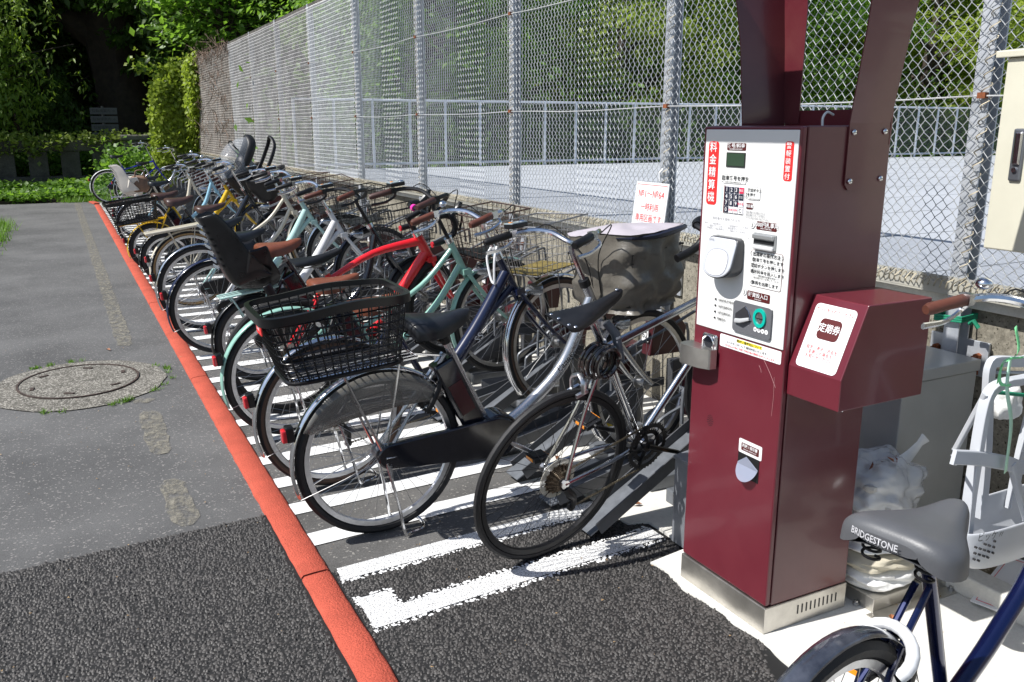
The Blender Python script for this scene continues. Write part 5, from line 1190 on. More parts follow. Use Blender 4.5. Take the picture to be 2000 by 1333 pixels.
    if stand:
        b = M(); w2 = .09
        b.tube([(0, -.06, R), (.02, -.075, .05), (.035, -w2, .008), (.10, -w2, .006)] if stand == 'side' else spline([(0, -.065, R-.02), (.02, -.075, R*.5), (.03, -w2, .03), (.04, -w2, .005)], 4)+spline([(.04, -w2+.01, .005), (.12, -.06, .004), (.12, .06, .004), (.04, w2-.01, .005)], 4)[1:]+spline([(.04, w2, .005), (.03, w2, .03), (.02, .075, R*.5), (0, .065, R-.02)], 4), .0062, 6)
        b.build('kickstand', chrome, root)
        b = M(); T = np.linspace(0, 1, 90); b.tube([(.012+.006*math.cos(34*PI*t), -.07+.006*math.sin(34*PI*t), R-.03-.1*t) for t in T], .0013, 3, cap=False); b.build('stand_spring', steel, root)
    if battery:
        p = BB+SD_*.2; b = M(); a_ = BB+SD_*.04+np.array([-.058, 0, 0]); c_ = BB+SD_*.38+np.array([-.058, 0, 0]); b.bar(a_, c_, .075, .095, up=(1, 0, 0)); bt = b.build('battery', blackg, root, bevel=.012, smooth=False)
        b = M(); b.bar(BB+SD_*.14+np.array([-.058, -.039, 0]), BB+SD_*.28+np.array([-.058, -.039, 0]), .002, .06, up=(1, 0, 0)); b.build('battery_badge', mat('battery_badge', (.05, .008, .012), .2), bt, smooth=False)
        b = M(); b.cyl(BB+np.array([.01, -.058, .01]), BB+np.array([.01, .05, .01]), .085, 24); b.build('motor', blackg, root, bevel=.008)
    if headlight and bar == 'city':
        p = HB+np.array([.09, 0, -.03]); b = MS(); b.tube([p+np.array([-.03, 0, .0]), p, p+np.array([.055, 0, -.008])], [.012, .03, .036], 12); hl = b.build('headlight', mat('lamp_silver', (.5, .52, .55), .2, .8), root); b = MS(); b.tube([p+np.array([.055, 0, -.008]), p+np.array([.062, 0, -.009])], [.034, .028], 12); b.build('lens', clear_lens, hl); b = MS(); b.tube([HB+np.array([.02, 0, -.02]), p+np.array([-.02, 0, 0])], .005, 5); b.build('bracket', chrome, hl)
    if guard:
        b = M(); G = []
        for i in range(15):
            a = math.radians(35+ (150-35)*i/14); wg = math.sin(PI*i/14)**.7; G.append([((R-.0)*math.cos(a), -.034-.006*math.sin(PI*j/4), R+R*math.sin(a)-wg*.15*j/4) for j in range(5)])
        b.grid(G); b.build('skirt_guard', clear_guard, root, thick=.0015)
    # ring lock
    if fm is not None and detail > 1:
        a = math.radians(38); c_ = np.array([R*1.0*math.cos(a), 0, R+R*1.0*math.sin(a)]); b = M(); arc = []
        for k in range(11): t = PI*(-.12+1.24*k/10); arc.append(c_+np.array([.03*math.sin(t)*.3-.06*(1-math.sin(t)) *math.cos(a), .046*math.cos(t), .045*math.sin(t)+(-.06)*(1-math.sin(t))*math.sin(a)]))
        b.tube(arc, .0125, 8, flat=.8); b.build('ring_lock', blackm, root)
    # baskets ----------------------------------------------------------------
    def wirebasket(MM, x0, x1, z0, z1, w0, w1, m, wr_=.0016, nx=9, nz=6, nw=8, nm='front_basket', lab=None, slope=0.04):
        b = MM()
        def loop(t, r):
            xa, xb = x0+(0)*t-.0*t, x1; xa = x0-.01*t; xb = x1+slope*t; w_ = w0+(w1-w0)*t; z = z0+(z1-z0)*t
            pts = [(xa, -w_/2, z), (xb, -w_/2, z), (xb, w_/2, z), (xa, w_/2, z)]; b.tube(pts, r, 5, closed=True); return pts
        bt_ = loop(0, wr_*1.3); tp_ = loop(1, wr_*2.4)
        for k in range(1, nz): loop(k/nz, wr_)
        for e in range(4):
            n_ = nx if e % 2 == 0 else nw
            A, B_ = np.array(bt_[e]), np.array(bt_[(e+1) % 4]); A2, B2 = np.array(tp_[e]), np.array(tp_[(e+1) % 4])
            for k in range(n_+1): t = k/n_; b.tube([A+(B_-A)*t, A2+(B2-A2)*t], wr_, 3, cap=False)
        for k in range(1, nx): t = k/nx; b.tube([np.array(bt_[0])*(1-t)+np.array(bt_[1])*t, np.array(bt_[3])*(1-t)+np.array(bt_[2])*t], wr_, 3, cap=False)
        for k in range(1, nw): t = k/nw; b.tube([np.array(bt_[1])*(1-t)+np.array(bt_[2])*t, np.array(bt_[0])*(1-t)+np.array(bt_[3])*t], wr_, 3, cap=False)
        return b.build(nm, m, root, label=lab)
    fx0 = HT[0]+.10; fz0 = (fR*2+.06) if fR > .3 else .66
    if fbasket in ('wire', 'wireblack', 'wirebrown'):
        m = {'wire': steel, 'wireblack': blackp, 'wirebrown': mat('brown_wire', (.06, .035, .028), .5)}[fbasket]
        fb_ = wirebasket(MS, fx0, fx0+.27, fz0, fz0+.235, .28, .38, m, .0018)
        if fbasket != 'wireblack' or True:
            b = MS(); b.box((fx0+.13, 0, fz0+.006), (.24, .26, .004)); b.build('basket_mat', mat('basket_floor', (.16, .12, .03), .6, var=.4, vscale=30) if fbasket == 'wire' else blackm, fb_, smooth=False)
        b = MS()
        for s in (-1, 1): b.tube([(wb, s*.06, fR), (fx0+.18, s*.07, fz0)], .003, 5)
        b.build('basket_stay', steel, fb_)
    if fbasket == 'cover':
        fb_ = wirebasket(MS, fx0, fx0+.26, fz0, fz0+.22, .28, .38, blackp, .0018)
        b = MS(); G = []; rngc = random.Random(3)
        for i in range(21):
            t = i/20; z = fz0-.03+(.33)*t; row = []
            for j in range(48):
                a = 2*PI*j/48; sq = 5.; ca_, sa_ = math.cos(a), math.sin(a); k = (abs(ca_)**sq+abs(sa_)**sq)**(-1/sq)
                hx = (.14+.03*t)*(1+.06*math.sin(PI*t)); hy = (.155+.05*t)
                wr = .014*noise.noise(Vector((ca_*2.4, sa_*2.4, t*2.2+4)))+.007*math.sin(11*a+5*noise.noise(Vector((ca_, sa_, t*2))))*(1-.6*abs(t-.5))-.02*math.exp(-((t-.06)/.06)**2)+.02*noise.ridged_multi_fractal(Vector((ca_*1.9, sa_*1.9+t, t*2.6)), .8, 2.1, 4, 1, 2)*(1-.5*t)
                row.append((fx0+.135+.012*t+(hx+wr)*k*ca_, (hy+wr)*k*sa_, z+.012*noise.noise(Vector((a, t*3, 2)))))
            G.append(row)
        b.grid(G, cv=True); cv_ = b.build('basket_cover', clothm, fb_, label='taupe nylon cover', angle=70)
        b = MS(); G2 = []
        top = np.array(G[-1]); c_ = top.mean(0)
        for k in range(9):
            t = k/8; R_ = c_+(top-c_)*(1.02-t*1.0); R_[:, 2] += .022*math.sin(t*PI/2)+.02*(R_[:, 0]-c_[0])*(-1)+np.array([.008*noise.noise(Vector((p[0]*14, p[1]*14, 3))) for p in R_]); G2.append(R_.tolist())
        b.grid(G2, cv=True); b.build('cover_lid', clothl, cv_, label='lid of the basket cover with sky sheen painted in as lilac', angle=70)
        b = MS(); b.tube([tuple(p) for p in (np.array(G[-1])[[28, 30, 32, 34, 36, 38, 40, 42, 44, 46]]+np.array([0, -.006, -.014]))], [.003, .006, .009, .012, .014, .014, .012, .01, .006], 6); b.build('zip_opening', mat('dark_zip', (.012, .014, .03), .4), cv_)
    rx0, rx1, rz0 = (-.18 if rear == 'seat' else -.30), .16, 2*R+.045
    if rear in ('basket', 'basketwire', 'carrier', 'seat', 'seatcream', 'carrierc'):
        cm_ = {'carrierc': P_cream, 'seat': P_pmint, 'basket': chrome}.get(rear, chrome if frame is not P_yellow else P_yellow)
        b = M(); zz = 2*R+.035
        b.tube([(rx0, -.055, zz), (rx0, .055, zz), (.17, .055, zz), (.17, -.055, zz)], .006, 6, closed=True)
        for y_ in (-.02, .02): b.tube([(rx0, y_, zz), (.17, y_, zz)], .004, 5)
        for s in (-1, 1): b.tube([(.0, s*.062, R), (-.12, s*.058, zz)], .0055, 6); b.tube([(.0, s*.062, R), (.1, s*.056, zz)], .004, 6)
        b.tube([(.17, 0, zz), (STt[0]-.01, 0, STt[2]-.06)], .006, 6)
        ca_ = b.build('rear_carrier', cm_, root)
    if rear == 'carrierc':
        b = M(); b.box((-.07, 0, 2*R+.045), (.48, .13, .018)); b.build('carrier_top', P_cream, ca_, bevel=.008, smooth=False)
    if rear in ('basket', 'basketwire'):
        H_ = .25 if rear == 'basket' else .235; w0, w1 = .27, .345; L0, L1 = (-.32, .09), (-.385, .135); z0 = 2*R+.05
        def rr(t, grow=0, n=40, dz=None):
            xa = L0[0]+(L1[0]-L0[0])*t-grow; xb = L0[1]+(L1[1]-L0[1])*t+grow; w_ = (w0+(w1-w0)*t)/2+grow; out = []
            for k in range(n):
                a = 2*PI*k/n; sq = 7.; ca_, sa_ = math.cos(a), math.sin(a); kk = (abs(ca_)**sq+abs(sa_)**sq)**(-1/sq)
                x_ = (xa+xb)/2+(xb-xa)/2*ca_*kk; hump = .014*math.exp(-((x_+.08)/.14)**2) if (dz and rear == 'basket') else 0
                out.append((x_, w_*sa_*kk, z0+H_*t+hump))
            return out
        b = M(); th_ = .0029; NB = 52
        for k in range(0, 9): b.tube(rr(k/9, n=NB), th_, 4, closed=True)
        B0, B1 = rr(0, n=NB), rr(1, n=NB, dz=1)
        for k in range(NB): b.tube([B0[k], B1[k]], th_, 4, cap=False)
        for k in range(1, 14): x_ = L0[0]+(L0[1]-L0[0])*k/14; b.tube([(x_, -w0/2, z0), (x_, w0/2, z0)], th_, 4, cap=False)
        for k in range(1, 9): y_ = -w0/2+w0*k/9; b.tube([(L0[0], y_, z0), (L0[1], y_, z0)], th_, 4, cap=False)
        bk = b.build('rear_basket', blackp, root, label='black plastic lattice basket on the rear carrier')
        b = M(); ro = rr(1, .0, n=80, dz=1); G = []
        for p in ro:
            c_ = np.array([(L1[0]+L1[1])/2, 0, p[2]]); d = np.array(p)-c_; d /= np.linalg.norm(d)
            G.append([np.array(p)+d*.012+np.array([0, 0, -.024]), np.array(p)+d*.012+np.array([0, 0, .006]), np.array(p)-d*.006+np.array([0, 0, .008]), np.array(p)-d*.008+np.array([0, 0, -.012])])
        b.grid(G, cu=True, cv=True); b.build('basket_rim', blackp, bk)
        b = M(); b.tube(rr(.02, .004, n=48), .008, 6, closed=True); b.build('basket_base_rim', blackp, bk)
        if rear == 'basket':
            b = M(); b.box((L1[0]+.008-.012, -w1/2+.085, z0+H_-.04), (.004, .075, .032), M=None); tg_ = b.build('basket_badge', red_i, bk, smooth=False)
            q_ = X([(L1[0]-.0075, -w1/2+.085, z0+H_-.035)])[0]; text('badge_lettering', 'OGK', white_i, tg_, place(tuple(q_), (0, -1, 0), (0, 0, 1)), .02)
    def childseat(mm, cx, z0, hgt, slots=True, nm='rear_child_seat', lab=None, MM=M, foot=True):
        b = MM(); G = []
        prof = [(.17, -.0), (.12, -.012), (.02, -.005), (-.07, .03), (-.11, .10), (-.135, .22), (-.165, .36), (-.2, hgt)]
        P_ = spline([(cx+x_, 0, z0+z_) for x_, z_ in prof], 4); n = len(P_)
        for i, p in enumerate(P_):
            t = i/(n-1); w_ = .135+.03*math.sin(PI*min(1, t*1.3)); w_ = w_*(1-.25*max(0, t-.8)/.2); row = []; side_ = .10+.22*(1-t)
            if t < .2: side_ = .05+t*.7
            for j in range(11):
                s = (j-5)/5; up_ = max(0, abs(s)-.55)/.45
                nx_ = .0; d = np.array([1, 0, .15]) if t > .4 else np.array([.25, 0, 1.])
                row.append(p+np.array([0, w_*s*(1 if abs(s) < .9 else 1), 0])+d*side_*up_**1.3)
            G.append(row)
        b.grid(G); se = b.build(nm, mm, root, thick=.008, label=lab, sub=1)
        if slots:
            for k in range(7):
                z_ = z0+.16+.042*k; xx = cx-.125-.07*(z_-z0-.1)*2.2-.012
                b = MM(); b.box((xx-.006, 0, z_), (.006, .17, .014)); b.build('seat_slot', mat('slot_bar_grey', (.15, .17, .2), .4), se, smooth=False)  # slots drawn as even bluish-grey bars on the seat back
        if foot:
            for s in (-1, 1):
                b = MM(); b.tube(spline([(cx+.08, s*.16, z0+.02), (cx+.12, s*.175, z0-.12), (cx+.17, s*.17, z0-.24)], 4), [.03, .025, .03], 8, flat=.35); b.box((cx+.19, s*.165, z0-.25), (.11, .06, .012)); b.build('foot_rest', mm, se, bevel=.004)
        b = MM(); b.tube(spline([(cx-.0, -.02, z0+.02), (cx-.06, -.05, z0+.2), (cx-.12, -.04, z0+.38)], 3), .012, 6, flat=.25); b.tube(spline([(cx-.0, .02, z0+.02), (cx-.06, .05, z0+.2), (cx-.12, .04, z0+.38)], 3), .012, 6, flat=.25); b.build('harness', blackm, se)
        return se
    if rear == 'seat': childseat(blackp, -.0, 2*R+.06, .47, lab='tall black rear child seat')
    if rear == 'seatcream':
        childseat(mat('cream_child_seat', (.6, .56, .5), .45), -.06, 2*R+.05, .42, lab='cream rear child seat')
    if fseat:
        c_ = HT+np.array([.2, 0, -.03]); b = MS(); G = []
        for i in range(11):
            t = i/10; rr_ = (.06+.13*math.sin(min(1, t*1.15)*PI/2)); z = c_[2]-.12+.29*t
            G.append([(c_[0]+.02+rr_*1.1*math.cos(2*PI*j/24)+.03*t, rr_*.98*math.sin(2*PI*j/24), z+(.05*math.cos(2*PI*j/24) if t > .8 else 0)) for j in range(24)])
        b.grid(G, cv=True); b.add(G[0], [tuple(range(24))]); fs = b.build('front_child_seat', blackm, root, thick=.006, label='black bucket front child seat')
        b = MS(); hh = spline([(c_[0]-.13, .15, c_[2]+.1), (c_[0]+.02, .16, c_[2]+.2), (c_[0]+.16, .14, c_[2]+.42), (c_[0]+.17, 0, c_[2]+.52), (c_[0]+.16, -.14, c_[2]+.42), (c_[0]+.02, -.16, c_[2]+.2), (c_[0]-.13, -.15, c_[2]+.1)], 5)
        if fseat == 'hood':
            b.tube(hh, .045, 8, flat=.4); b.tube(spline([(c_[0]+.1, .14, c_[2]+.25), (c_[0]-.03, .12, c_[2]+.44), (c_[0]-.03, 0, c_[2]+.49), (c_[0]-.03, -.12, c_[2]+.44), (c_[0]+.1, -.14, c_[2]+.25)], 5), .009, 6); b.build('hood_frame', blackm, fs)
            b = MS(); G = []
            for i in range(13):
                t = i/12; G.append([(c_[0]+.14-.36*math.sin(t*PI*.62)+.02*noise.noise(Vector((i*.6, j*.6, 2))), (.17+.02*math.sin(PI*t))*math.cos(PI*j/16), c_[2]+.12+(.40*math.cos(t*PI*.55))*math.sin(PI*j/16)**.7+.015*noise.noise(Vector((i*.7, j*.7, 8)))) for j in range(17)])
            b.grid(G); b.build('rain_cover', clear_rain, fs, label='clear vinyl rain cover')
            b = MS(); b.sphere((c_[0]+.06, 0, c_[2]+.17), .11, 14, 10, (1, 1.2, 1.5)); b.build('cushion', blackm, fs)
        else:
            b.tube(hh[4:-4], .02, 8, flat=.6); b.build('hood_frame', blackm, fs)
            b = MS(); b.sphere((c_[0]+.03, 0, c_[2]+.12), .1, 14, 10, (1, 1.2, 1.0)); b.build('cushion', blackm, fs)
    if extra: extra(root, M, MS, dict(HB=HB, HT=HT, BB=BB, STt=STt, SADC=SADC, S0=S0, axd=axd, SD=SD_, R=R, X=X, XS=XS, HBf=HB))
    return root
def cable_lock(root, M, MS, g):
    c = g['SADC']+np.array([.005, -.03, -.16]); T = np.linspace(0, 1, 260)
    b = M(); b.tube([c+np.array([(.05+.014*t)*math.cos(10*PI*t)+.006*math.sin(7*t), -.045+.085*t, -.015+(.054+.012*t)*math.sin(10*PI*t)-.02*t]) for t in T], .0078, 8); lk = b.build('coiled_lock', mat('smoked_cable', (.03, .022, .02), .15, coat=.6), root, label='coiled black cable lock')
    b = M(); b.tube([c+np.array([.06, .03, .09]), c+np.array([.075, 0, .05]), c+np.array([.07, -.03, -.04])], [.014, .017, .012], 10); b.build('combination_body', mat('lock_grey', (.07, .08, .1), .4), lk)
    for i in range(4):
        for j in range(3):
            b = M(); b.box(c+np.array([.064+.006*j, -.018-.0, .045-.014*i]), (.004, .004, .007)); b.build('lock_digit', white_i, lk, smooth=False)
    # rivets on the saddle
    for (x, y) in ((-.125, .045), (-.13, 0), (-.125, -.045), (-.115, -.066), (.12, 0)):
        b = M(); b.sphere(g['SADC']+np.array([x, y, .036-.14*abs(y)]), .006, 8, 6, (1, 1, .4)); b.build('rivet', chrome, root)
def redbits(root, M, MS, g):
    hb0 = g['S0']+np.array([.085, 0, .012])
    b = MS(); b.tube([hb0+np.array([0, .075, 0]), hb0+np.array([0, .1, 0])], .0205, 12); b.build('pink_ring', mat('pink_ring', (.75, .04, .35), .35), root)
    for s in (-1, 1):
        b = MS(); e = hb0+np.array([-.05, s*.218, -.135]); b.tube([e, e+np.array([-.008, 0, 0])], .017, 10); b.build('bar_end_plug', red_lens, root)
def towel(root, M, MS, g):
    for s in (-1, 1):
        b = MS(); h = g['HT']+g['axd']*.05; b.tube(spline([h+np.array([0, s*.02, .02]), h+np.array([-.03, s*.03, -.03]), h+np.array([-.045, s*.012-.01, -.13]), h+np.array([-.04, -.02, -.15])], 4), .0055, 6); b.build('white_cord', whitep, root)
W = white_i
bk = []
# nearest: chrome road bicycle
bk.append(bike('chrome road bicycle with black saddle and coiled cable lock, nearest in the rack', (1.442, 2.557), head=9.7, pitch=16.5, lean=12, R=.345, wb=1.0, tr=.0135, frame=P_chrome, ftype='road', fender=None, saddle='race', sadm=blackm, seath=.98, bar='drop', grips=blackm, barm=blackm, chain='rings', stand=False, lamp=False, headlight=False, barz=.93, rimm=blackm, spk=blackm, extra=cable_lock))
bk.append(bike('silver electric bicycle with taupe covered front basket and big black rear basket', (.985, 3.01), head=0, pitch=5, lean=1, steer=13, wb=1.24, frame=P_silver, ftype='u', fender=chrome, sadm=black_l, saddle='wide', seath=.84, bar='city', barm=chrome, grips=blackm, fbasket='cover', rear='basket', battery=True, display=True, guard=True, chainm=blackg, tw=[('Panasonic', .36, .04, ink)]))
bk.append(bike('navy city bicycle with brown tyre walls, brown grips and wire front basket', (.955, 3.55), head=3, pitch=8, lean=0, steer=8, wb=1.2, barh=.23, frame=P_navy, ftype='heavy', fender=chrome, side=brownrub, saddle='soft', sadm=brown_l, seath=.80, bar='city', grips=grip_b, fbasket='wire', chain='rings', tw=[('SS', .52, .05, W), ('PLUS', .40, .022, W)], extra=towel, barz=1.0))
bk.append(bike('mint green electric bicycle with mint mudguards, brown grips and control panel', (.94, 4.29), head=4, pitch=7, lean=3, steer=3, wb=1.26, frame=P_mint, ftype='twin', fender='same', side=None, saddle='soft', sadm=brown_l, seath=.78, bar='city', barm=blackm, grips=mat('dark_brown_grip', (.06, .025, .02), .5), fbasket='wirebrown', battery=True, display=True, barz=1.05, chainm=blackm, tw=[('Bianchi', .5, .02, ink)] if False else None))
bk.append(bike('red carbon bicycle with black taped drop bar and pink ring', (1.0, 4.63), head=3, pitch=11, lean=6, R=.335, tr=.019, wb=1.04, frame=P_red, ftype='carbon', fender=None, saddle='race', sadm=blackm, seath=.86, bar='drop', barm=blackm, grips=blackm, chain='rings', stand=False, lamp=False, headlight=False, rimm=blackm, spk=steel, barz=.92, extra=redbits))
bk.append(bike('dark electric bicycle with brown saddle and a tall black rear child seat', (1.0, 5.35), head=2, pitch=8, lean=0, steer=6, R=.27, tr=.024, wb=1.12, frame=P_black, ftype='u', fender=blackp, saddle='wide', sadm=brown_l, seath=.84, bar='city', barm=blackm, rear='seat', grips=grip_b, fbasket='wireblack', battery=True, display=True, barz=1.0))
bk.append(bike('white electric bicycle with navy mudguards and silver spokes behind the rear child seat', (.90, 6.17), head=2, pitch=8, lean=1, wb=1.18, frame=P_white, ftype='heavy', fender=P_navy, saddle='soft', sadm=black_l, seath=.82, bar='city', barm=chrome, grips=blackm, fbasket='wireblack', barz=.98, display=True, tw=[('Panasonic', .45, .04, ink)]))
bk.append(bike('pale mint electric bicycle with chrome rear mudguard in the middle of the row', (.91, 7.0), head=2, pitch=9, lean=1, wb=1.18, steer=-5, frame=P_pmint, ftype='heavy', fender=chrome, saddle='soft', sadm=black_l, seath=.82, bar='city', grips=blackm, fbasket='wirebrown', display=True, battery=True, barz=1.0, tw=[('Panasonic', .45, .035, ink)]))
bk.append(bike('cream bicycle with gum tyre walls and flat cream rear carrier', (.96, 8.0), head=2, pitch=8, lean=1, frame=P_cream, ftype='twin', fender='same', side=gumrub, saddle='soft', sadm=dbrown_l, seath=.86, bar='city', grips=blackm, rear='carrierc', fbasket='wirebrown', display=True, battery=True, barz=1.0, steer=8))
bk.append(bike('black small-wheeled electric bicycle with open black front child seat', (.9, 9.3), head=2, pitch=8, lean=1, R=.26, tr=.026, wb=1.16, frame=P_black, ftype='heavy', fender=blackp, saddle='wide', sadm=dbrown_l, seath=.84, bar='city', grips=blackm, fseat='open', battery=True, display=True, barz=1.02, tw=[('PAS', .4, .06, mat('yellow_decal', (.8, .6, .02), .4))], detail=1))
bk.append(bike('yellow electric bicycle with black rear basket and rain-hooded front child seat', (.86, 10.24), head=2, pitch=8, lean=1, R=.26, tr=.026, wb=1.16, frame=P_yellow, ftype='heavy', fender='same', saddle='wide', sadm=dbrown_l, seath=.83, bar='city', grips=blackm, rear='basketwire', fseat='hood', battery=True, barz=1.02, detail=1))
bk.append(bike('sky blue city bicycle with black riveted saddle and chrome mudguards', (.92, 12.15), head=0, pitch=4, lean=1, R=.32, wb=1.18, frame=P_sky, ftype='u', fender=chrome, saddle='soft', sadm=black_l, seath=.86, bar='city', grips=blackm, barz=1.07, detail=1))
bk.append(bike('bicycle with cream rear child seat holding a brown bag', (.95, 13.5), head=0, pitch=3, lean=1, R=.28, wb=1.05, frame=P_cream, ftype='u', fender=chrome, saddle='soft', sadm=black_l, seath=.86, bar='city', grips=blackm, rear='seatcream', barz=.9, detail=1))
bk.append(bike('silver bicycle with black front basket at the far end of the row', (1.3, 19.1), head=4, pitch=3, lean=1, R=.33, frame=P_silver, ftype='u', fender=chrome, saddle='soft', sadm=black_l, seath=.86, bar='city', fbasket='wireblack', barz=1.02, detail=1))
bk.append(bike('blue diamond-framed bicycle with white mudguards, farthest in the row', (.92, 19.9), head=2, pitch=2, lean=1, R=.34, frame=P_blue, ftype='diamond', fender=P_white, saddle='soft', sadm=black_l, seath=.98, bar='city', barz=1.12, detail=1, barm=chrome))
# brown bag resting on the cream child seat
bg_ = empty('tan_bag', (1.02, 13.45, .66), 'brown canvas bag with a loop handle sitting in the cream child seat', 'bag')
crumple((1.02, 13.45, .76), (.13, .12, .12), 4.4, amp=.06, sq=3).build('bag_body', tan_l, bg_)
b = MB(); b.tube(spline([(.96, 13.36, .86), (.98, 13.34, .95), (1.07, 13.34, .95), (1.09, 13.36, .86)], 4), .01, 6); b.build('bag_handle', tan_l, bg_)
# ------------------------------------------------------------------ blue bicycle in the right foreground
def bluebits(root, M, MS, g):
    R = g['R']
    q = g['SADC']+np.array([-.139, 0, .003])
    p = g['X']([q])[0]
    t_ = text('saddle_lettering', 'BRIDGESTONE', mat('silver_lettering', (.5, .5, .52), .35), root, place((p[0]-.013, .026, p[2]+.016), (0, -1, 0), (.12, 0, 1)), .0195, sx=.8, bold=.0002)
    for v in t_.data.vertices: v.co.x += 2.2*v.co.y**2
    # white ring lock
    a = math.radians(52); c_ = np.array([(R+.0)*math.cos(a), 0, R+(R+.0)*math.sin(a)]); b = M(); arc = []
    n_ = np.array([math.cos(a), 0, math.sin(a)])
    for k in range(15): t = PI*(-.2+1.4*k/14); arc.append(c_+n_*(.055*math.sin(t)-.02)+np.array([0, .058*math.cos(t), 0]))
    b.tube(arc, .015, 10, flat=.8, up=(0, 0, 1)); b.build('white_ring_lock', whitep, root)
sadg = mat('grey_saddle_vinyl', (.085, .088, .095), .42, var=.06, vscale=10, bump=.06, bscale=300)
blue = bike('metallic blue bicycle with broad grey saddle in the right foreground', (1.185, .985), head=10, pitch=0, lean=0, R=.305, tr=.022, wb=1.34, frame=P_metblue, ftype='u', fender=mat('worn_sheen_mudguard', (.018, .022, .035), .16, .3, coat=.8, var=.2, vscale=7, col2=(.12, .13, .16)), saddle='wide', sadm=sadg, seath=.80, bar='city', barm=chrome, grips=grip_b, barz=1.055, lamp=False, headlight=False, thin=.85, extra=bluebits, name='bicycle', group=None, chainm=blackm, steer=-3)  # mudguard: paler patches mix wear with a silver reflection painted into the colour
# pale child seat hanging by the cabinet
cs = empty('child_seat', (2.2, 1.36, .3), 'pale grey white child seat frame tied up with green ribbons beside the cabinet', 'child seat')
psm = mat('pale_seat_plastic', (.5, .52, .55), .38, var=.03)
def W3(px, py, Y): 
    d = ray(px, py); return np.array(CAM)+np.array(d)*(Y/d.y)
XC = W3(2012, 900, 1.42)[0]
def mir(P): return [np.array([2*XC-p[0], p[1], p[2]]) for p in P]
def flatband(pts, w_, th, m, name, par, nrm=(0, 1, 0), label=None):
    """moulded bar with rectangular section, width in the seat plane"""
    b = MB(); P_ = spline(pts, 4) if len(pts) > 2 else [np.array(p) for p in pts]; G = []
    for i_, p in enumerate(P_):
        d = P_[min(i_+1, len(P_)-1)]-P_[max(i_-1, 0)]; d = d/np.linalg.norm(d); n_ = np.array(nrm, float); s_ = np.cross(d, n_); s_ /= np.linalg.norm(s_)
        G.append([p+s_*w_/2+n_*th/2, p-s_*w_/2+n_*th/2, p-s_*w_/2-n_*th/2, p+s_*w_/2-n_*th/2])
    b.grid(G, cv=True); b.add(G[0], [(3, 2, 1, 0)]); b.add(G[-1], [(0, 1, 2, 3)])
    return b.build(name, m, par, bevel=.004, angle=35, label=label)
YF, YB_ = 1.40, 1.5
L1 = [W3(1998, 742, YF), W3(1965, 748, YF), W3(1935, 765, YF), W3(1920, 810, YF), W3(1905, 900, YF), W3(1893, 980, YF), W3(1886, 1050, YF)]
flatband(L1[::-1]+mir(L1)[1:], .022, .03, psm, 'arched_frame', cs)
L2 = [W3(1862, 893, YF-.01), W3(1915, 896, YF-.012), W3(1965, 905, YF-.012), W3(2010, 912, YF-.01)]
flatband(L2+mir(L2)[::-1][1:], .042, .012, psm, 'cross_band', cs)
L3 = [W3(1975, 905, YF-.01), W3(1990, 960, YF-.012), W3(2006, 1015, YF-.012)]
flatband(L3, .02, .02, psm, 'strut', cs); flatband(mir(L3), .02, .02, psm, 'strut', cs)
L4 = [W3(2000, 706, YB_), W3(1950, 706, YB_), W3(1935, 715, YB_), W3(1930, 760, YB_), W3(1925, 900, YB_), W3(1915, 1010, YB_)]
flatband(L4[::-1]+mir(L4)[1:], .03, .02, psm, 'back_frame', cs)
for zz_ in (728, 742): flatband([W3(1945, zz_, YB_), W3(2020, zz_, YB_)], .008, .014, psm, 'back_rib', cs)
for q_ in ((1862, 893, 1865, 905), (1925, 770, 1865, 880)): flatband([W3(q_[0], q_[1], YF), W3(q_[2], q_[3], YB_)], .016, .014, psm, 'side_link', cs, nrm=(1, 0, 0))
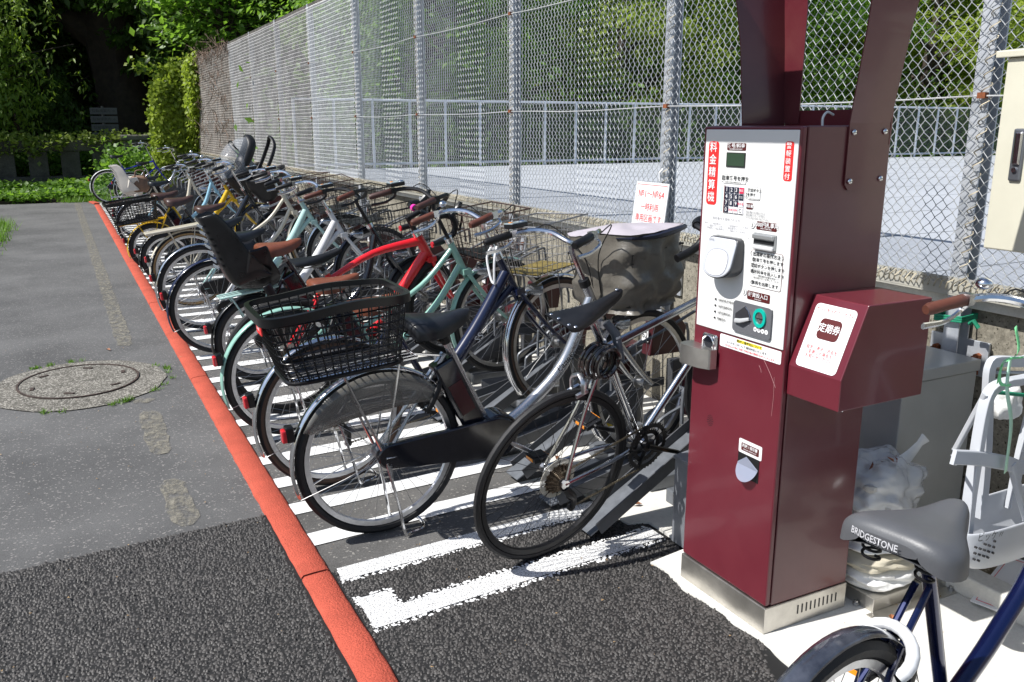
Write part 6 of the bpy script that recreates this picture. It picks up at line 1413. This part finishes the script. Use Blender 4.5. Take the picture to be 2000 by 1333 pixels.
# moulded bucket
b = MB(); G = []
zt_ = W3(1870, 1035, YF)[2]; zb_ = W3(1880, 1140, YF-.05)[2]; xl = W3(1858, 1080, YF)[0]; hw = XC-xl
for i_ in range(13):
    t = i_/12; row = []
    gr = 1-.28*max(0, t-.45)**2*3.2; z = zt_+(zb_-zt_)*t
    for j in range(40):
        a = 2*PI*j/40; sq = 5.; ca_, sa_ = math.cos(a), math.sin(a); k = (abs(ca_)**sq+abs(sa_)**sq)**(-1/sq)
        row.append((XC+hw*gr*k*ca_, YF+.03+.085*gr*k*sa_, z))
    G.append(row)
b.grid(G, cv=True); b.add(G[-1], [tuple(range(40))]); bu = b.build('bucket', psm, cs, thick=.006, sub=1)
for i_ in range(5):
    for j in range(3):
        MB().cyl((xl+.02+.02*i_, YF-.0585, zt_-.03-.018*j-(.009 if i_ % 2 else 0)), (xl+.02+.02*i_, YF-.052, zt_-.03-.018*j-(.009 if i_ % 2 else 0)), .0035, 8).build('vent_hole', ink, bu)
text('handwriting', 'ビッケ〃', ink, bu, place((xl+.075, YF-.0595, zt_-.008), (1, 0, -.12), (0, 0, 1)), .03)
ribm = mat('green_ribbon', (.22, .72, .32), .55, var=.1, vscale=10); rib2 = mat('mint_ribbon', (.5, .8, .6), .5, var=.1)
gr_ = empty('ribbon', tuple(W3(1975, 720, YF-.03)), 'bright green and mint ribbons knotted on the pale child seat and hanging down', 'ribbon')
def rib(px, wd, m):
    P_ = spline([W3(x, y, yy) for x, y, yy in px], 5); b = MB(); G = []
    for p in P_: G.append([p+np.array([-wd/2, 0, 0]), p+np.array([wd/2, .004, .004])])
    b.grid(G); b.build('strip', m, gr_, thick=.0012)
rib([(1975, 700, YF-.02), (1968, 760, YF-.04), (1976, 830, YF-.04), (1965, 925, YF-.035)], .019, rib2)
rib([(1985, 640, YF-.02), (1990, 690, YF-.03), (1960, 715, YF-.04), (1955, 750, YF-.04), (1975, 755, YF-.04)], .014, ribm)
rib([(2000, 700, YF-.03), (1965, 705, YF-.045), (1955, 725, YF-.03), (1950, 750, YF-.02)], .014, ribm)
b = MB(); b.tube([W3(1940, 766, YB_-.03), W3(2030, 775, YB_-.03)], .006, 6); b.build('twist_cord', grn, gr_)
b2 = crumple(tuple(W3(1962, 785, YB_+.05)), (.05, .04, .055), 2.2, amp=.2).build('plastic_bag', film2); tag(b2, 'small white plastic bag hanging inside the back of the pale child seat', 'bag')
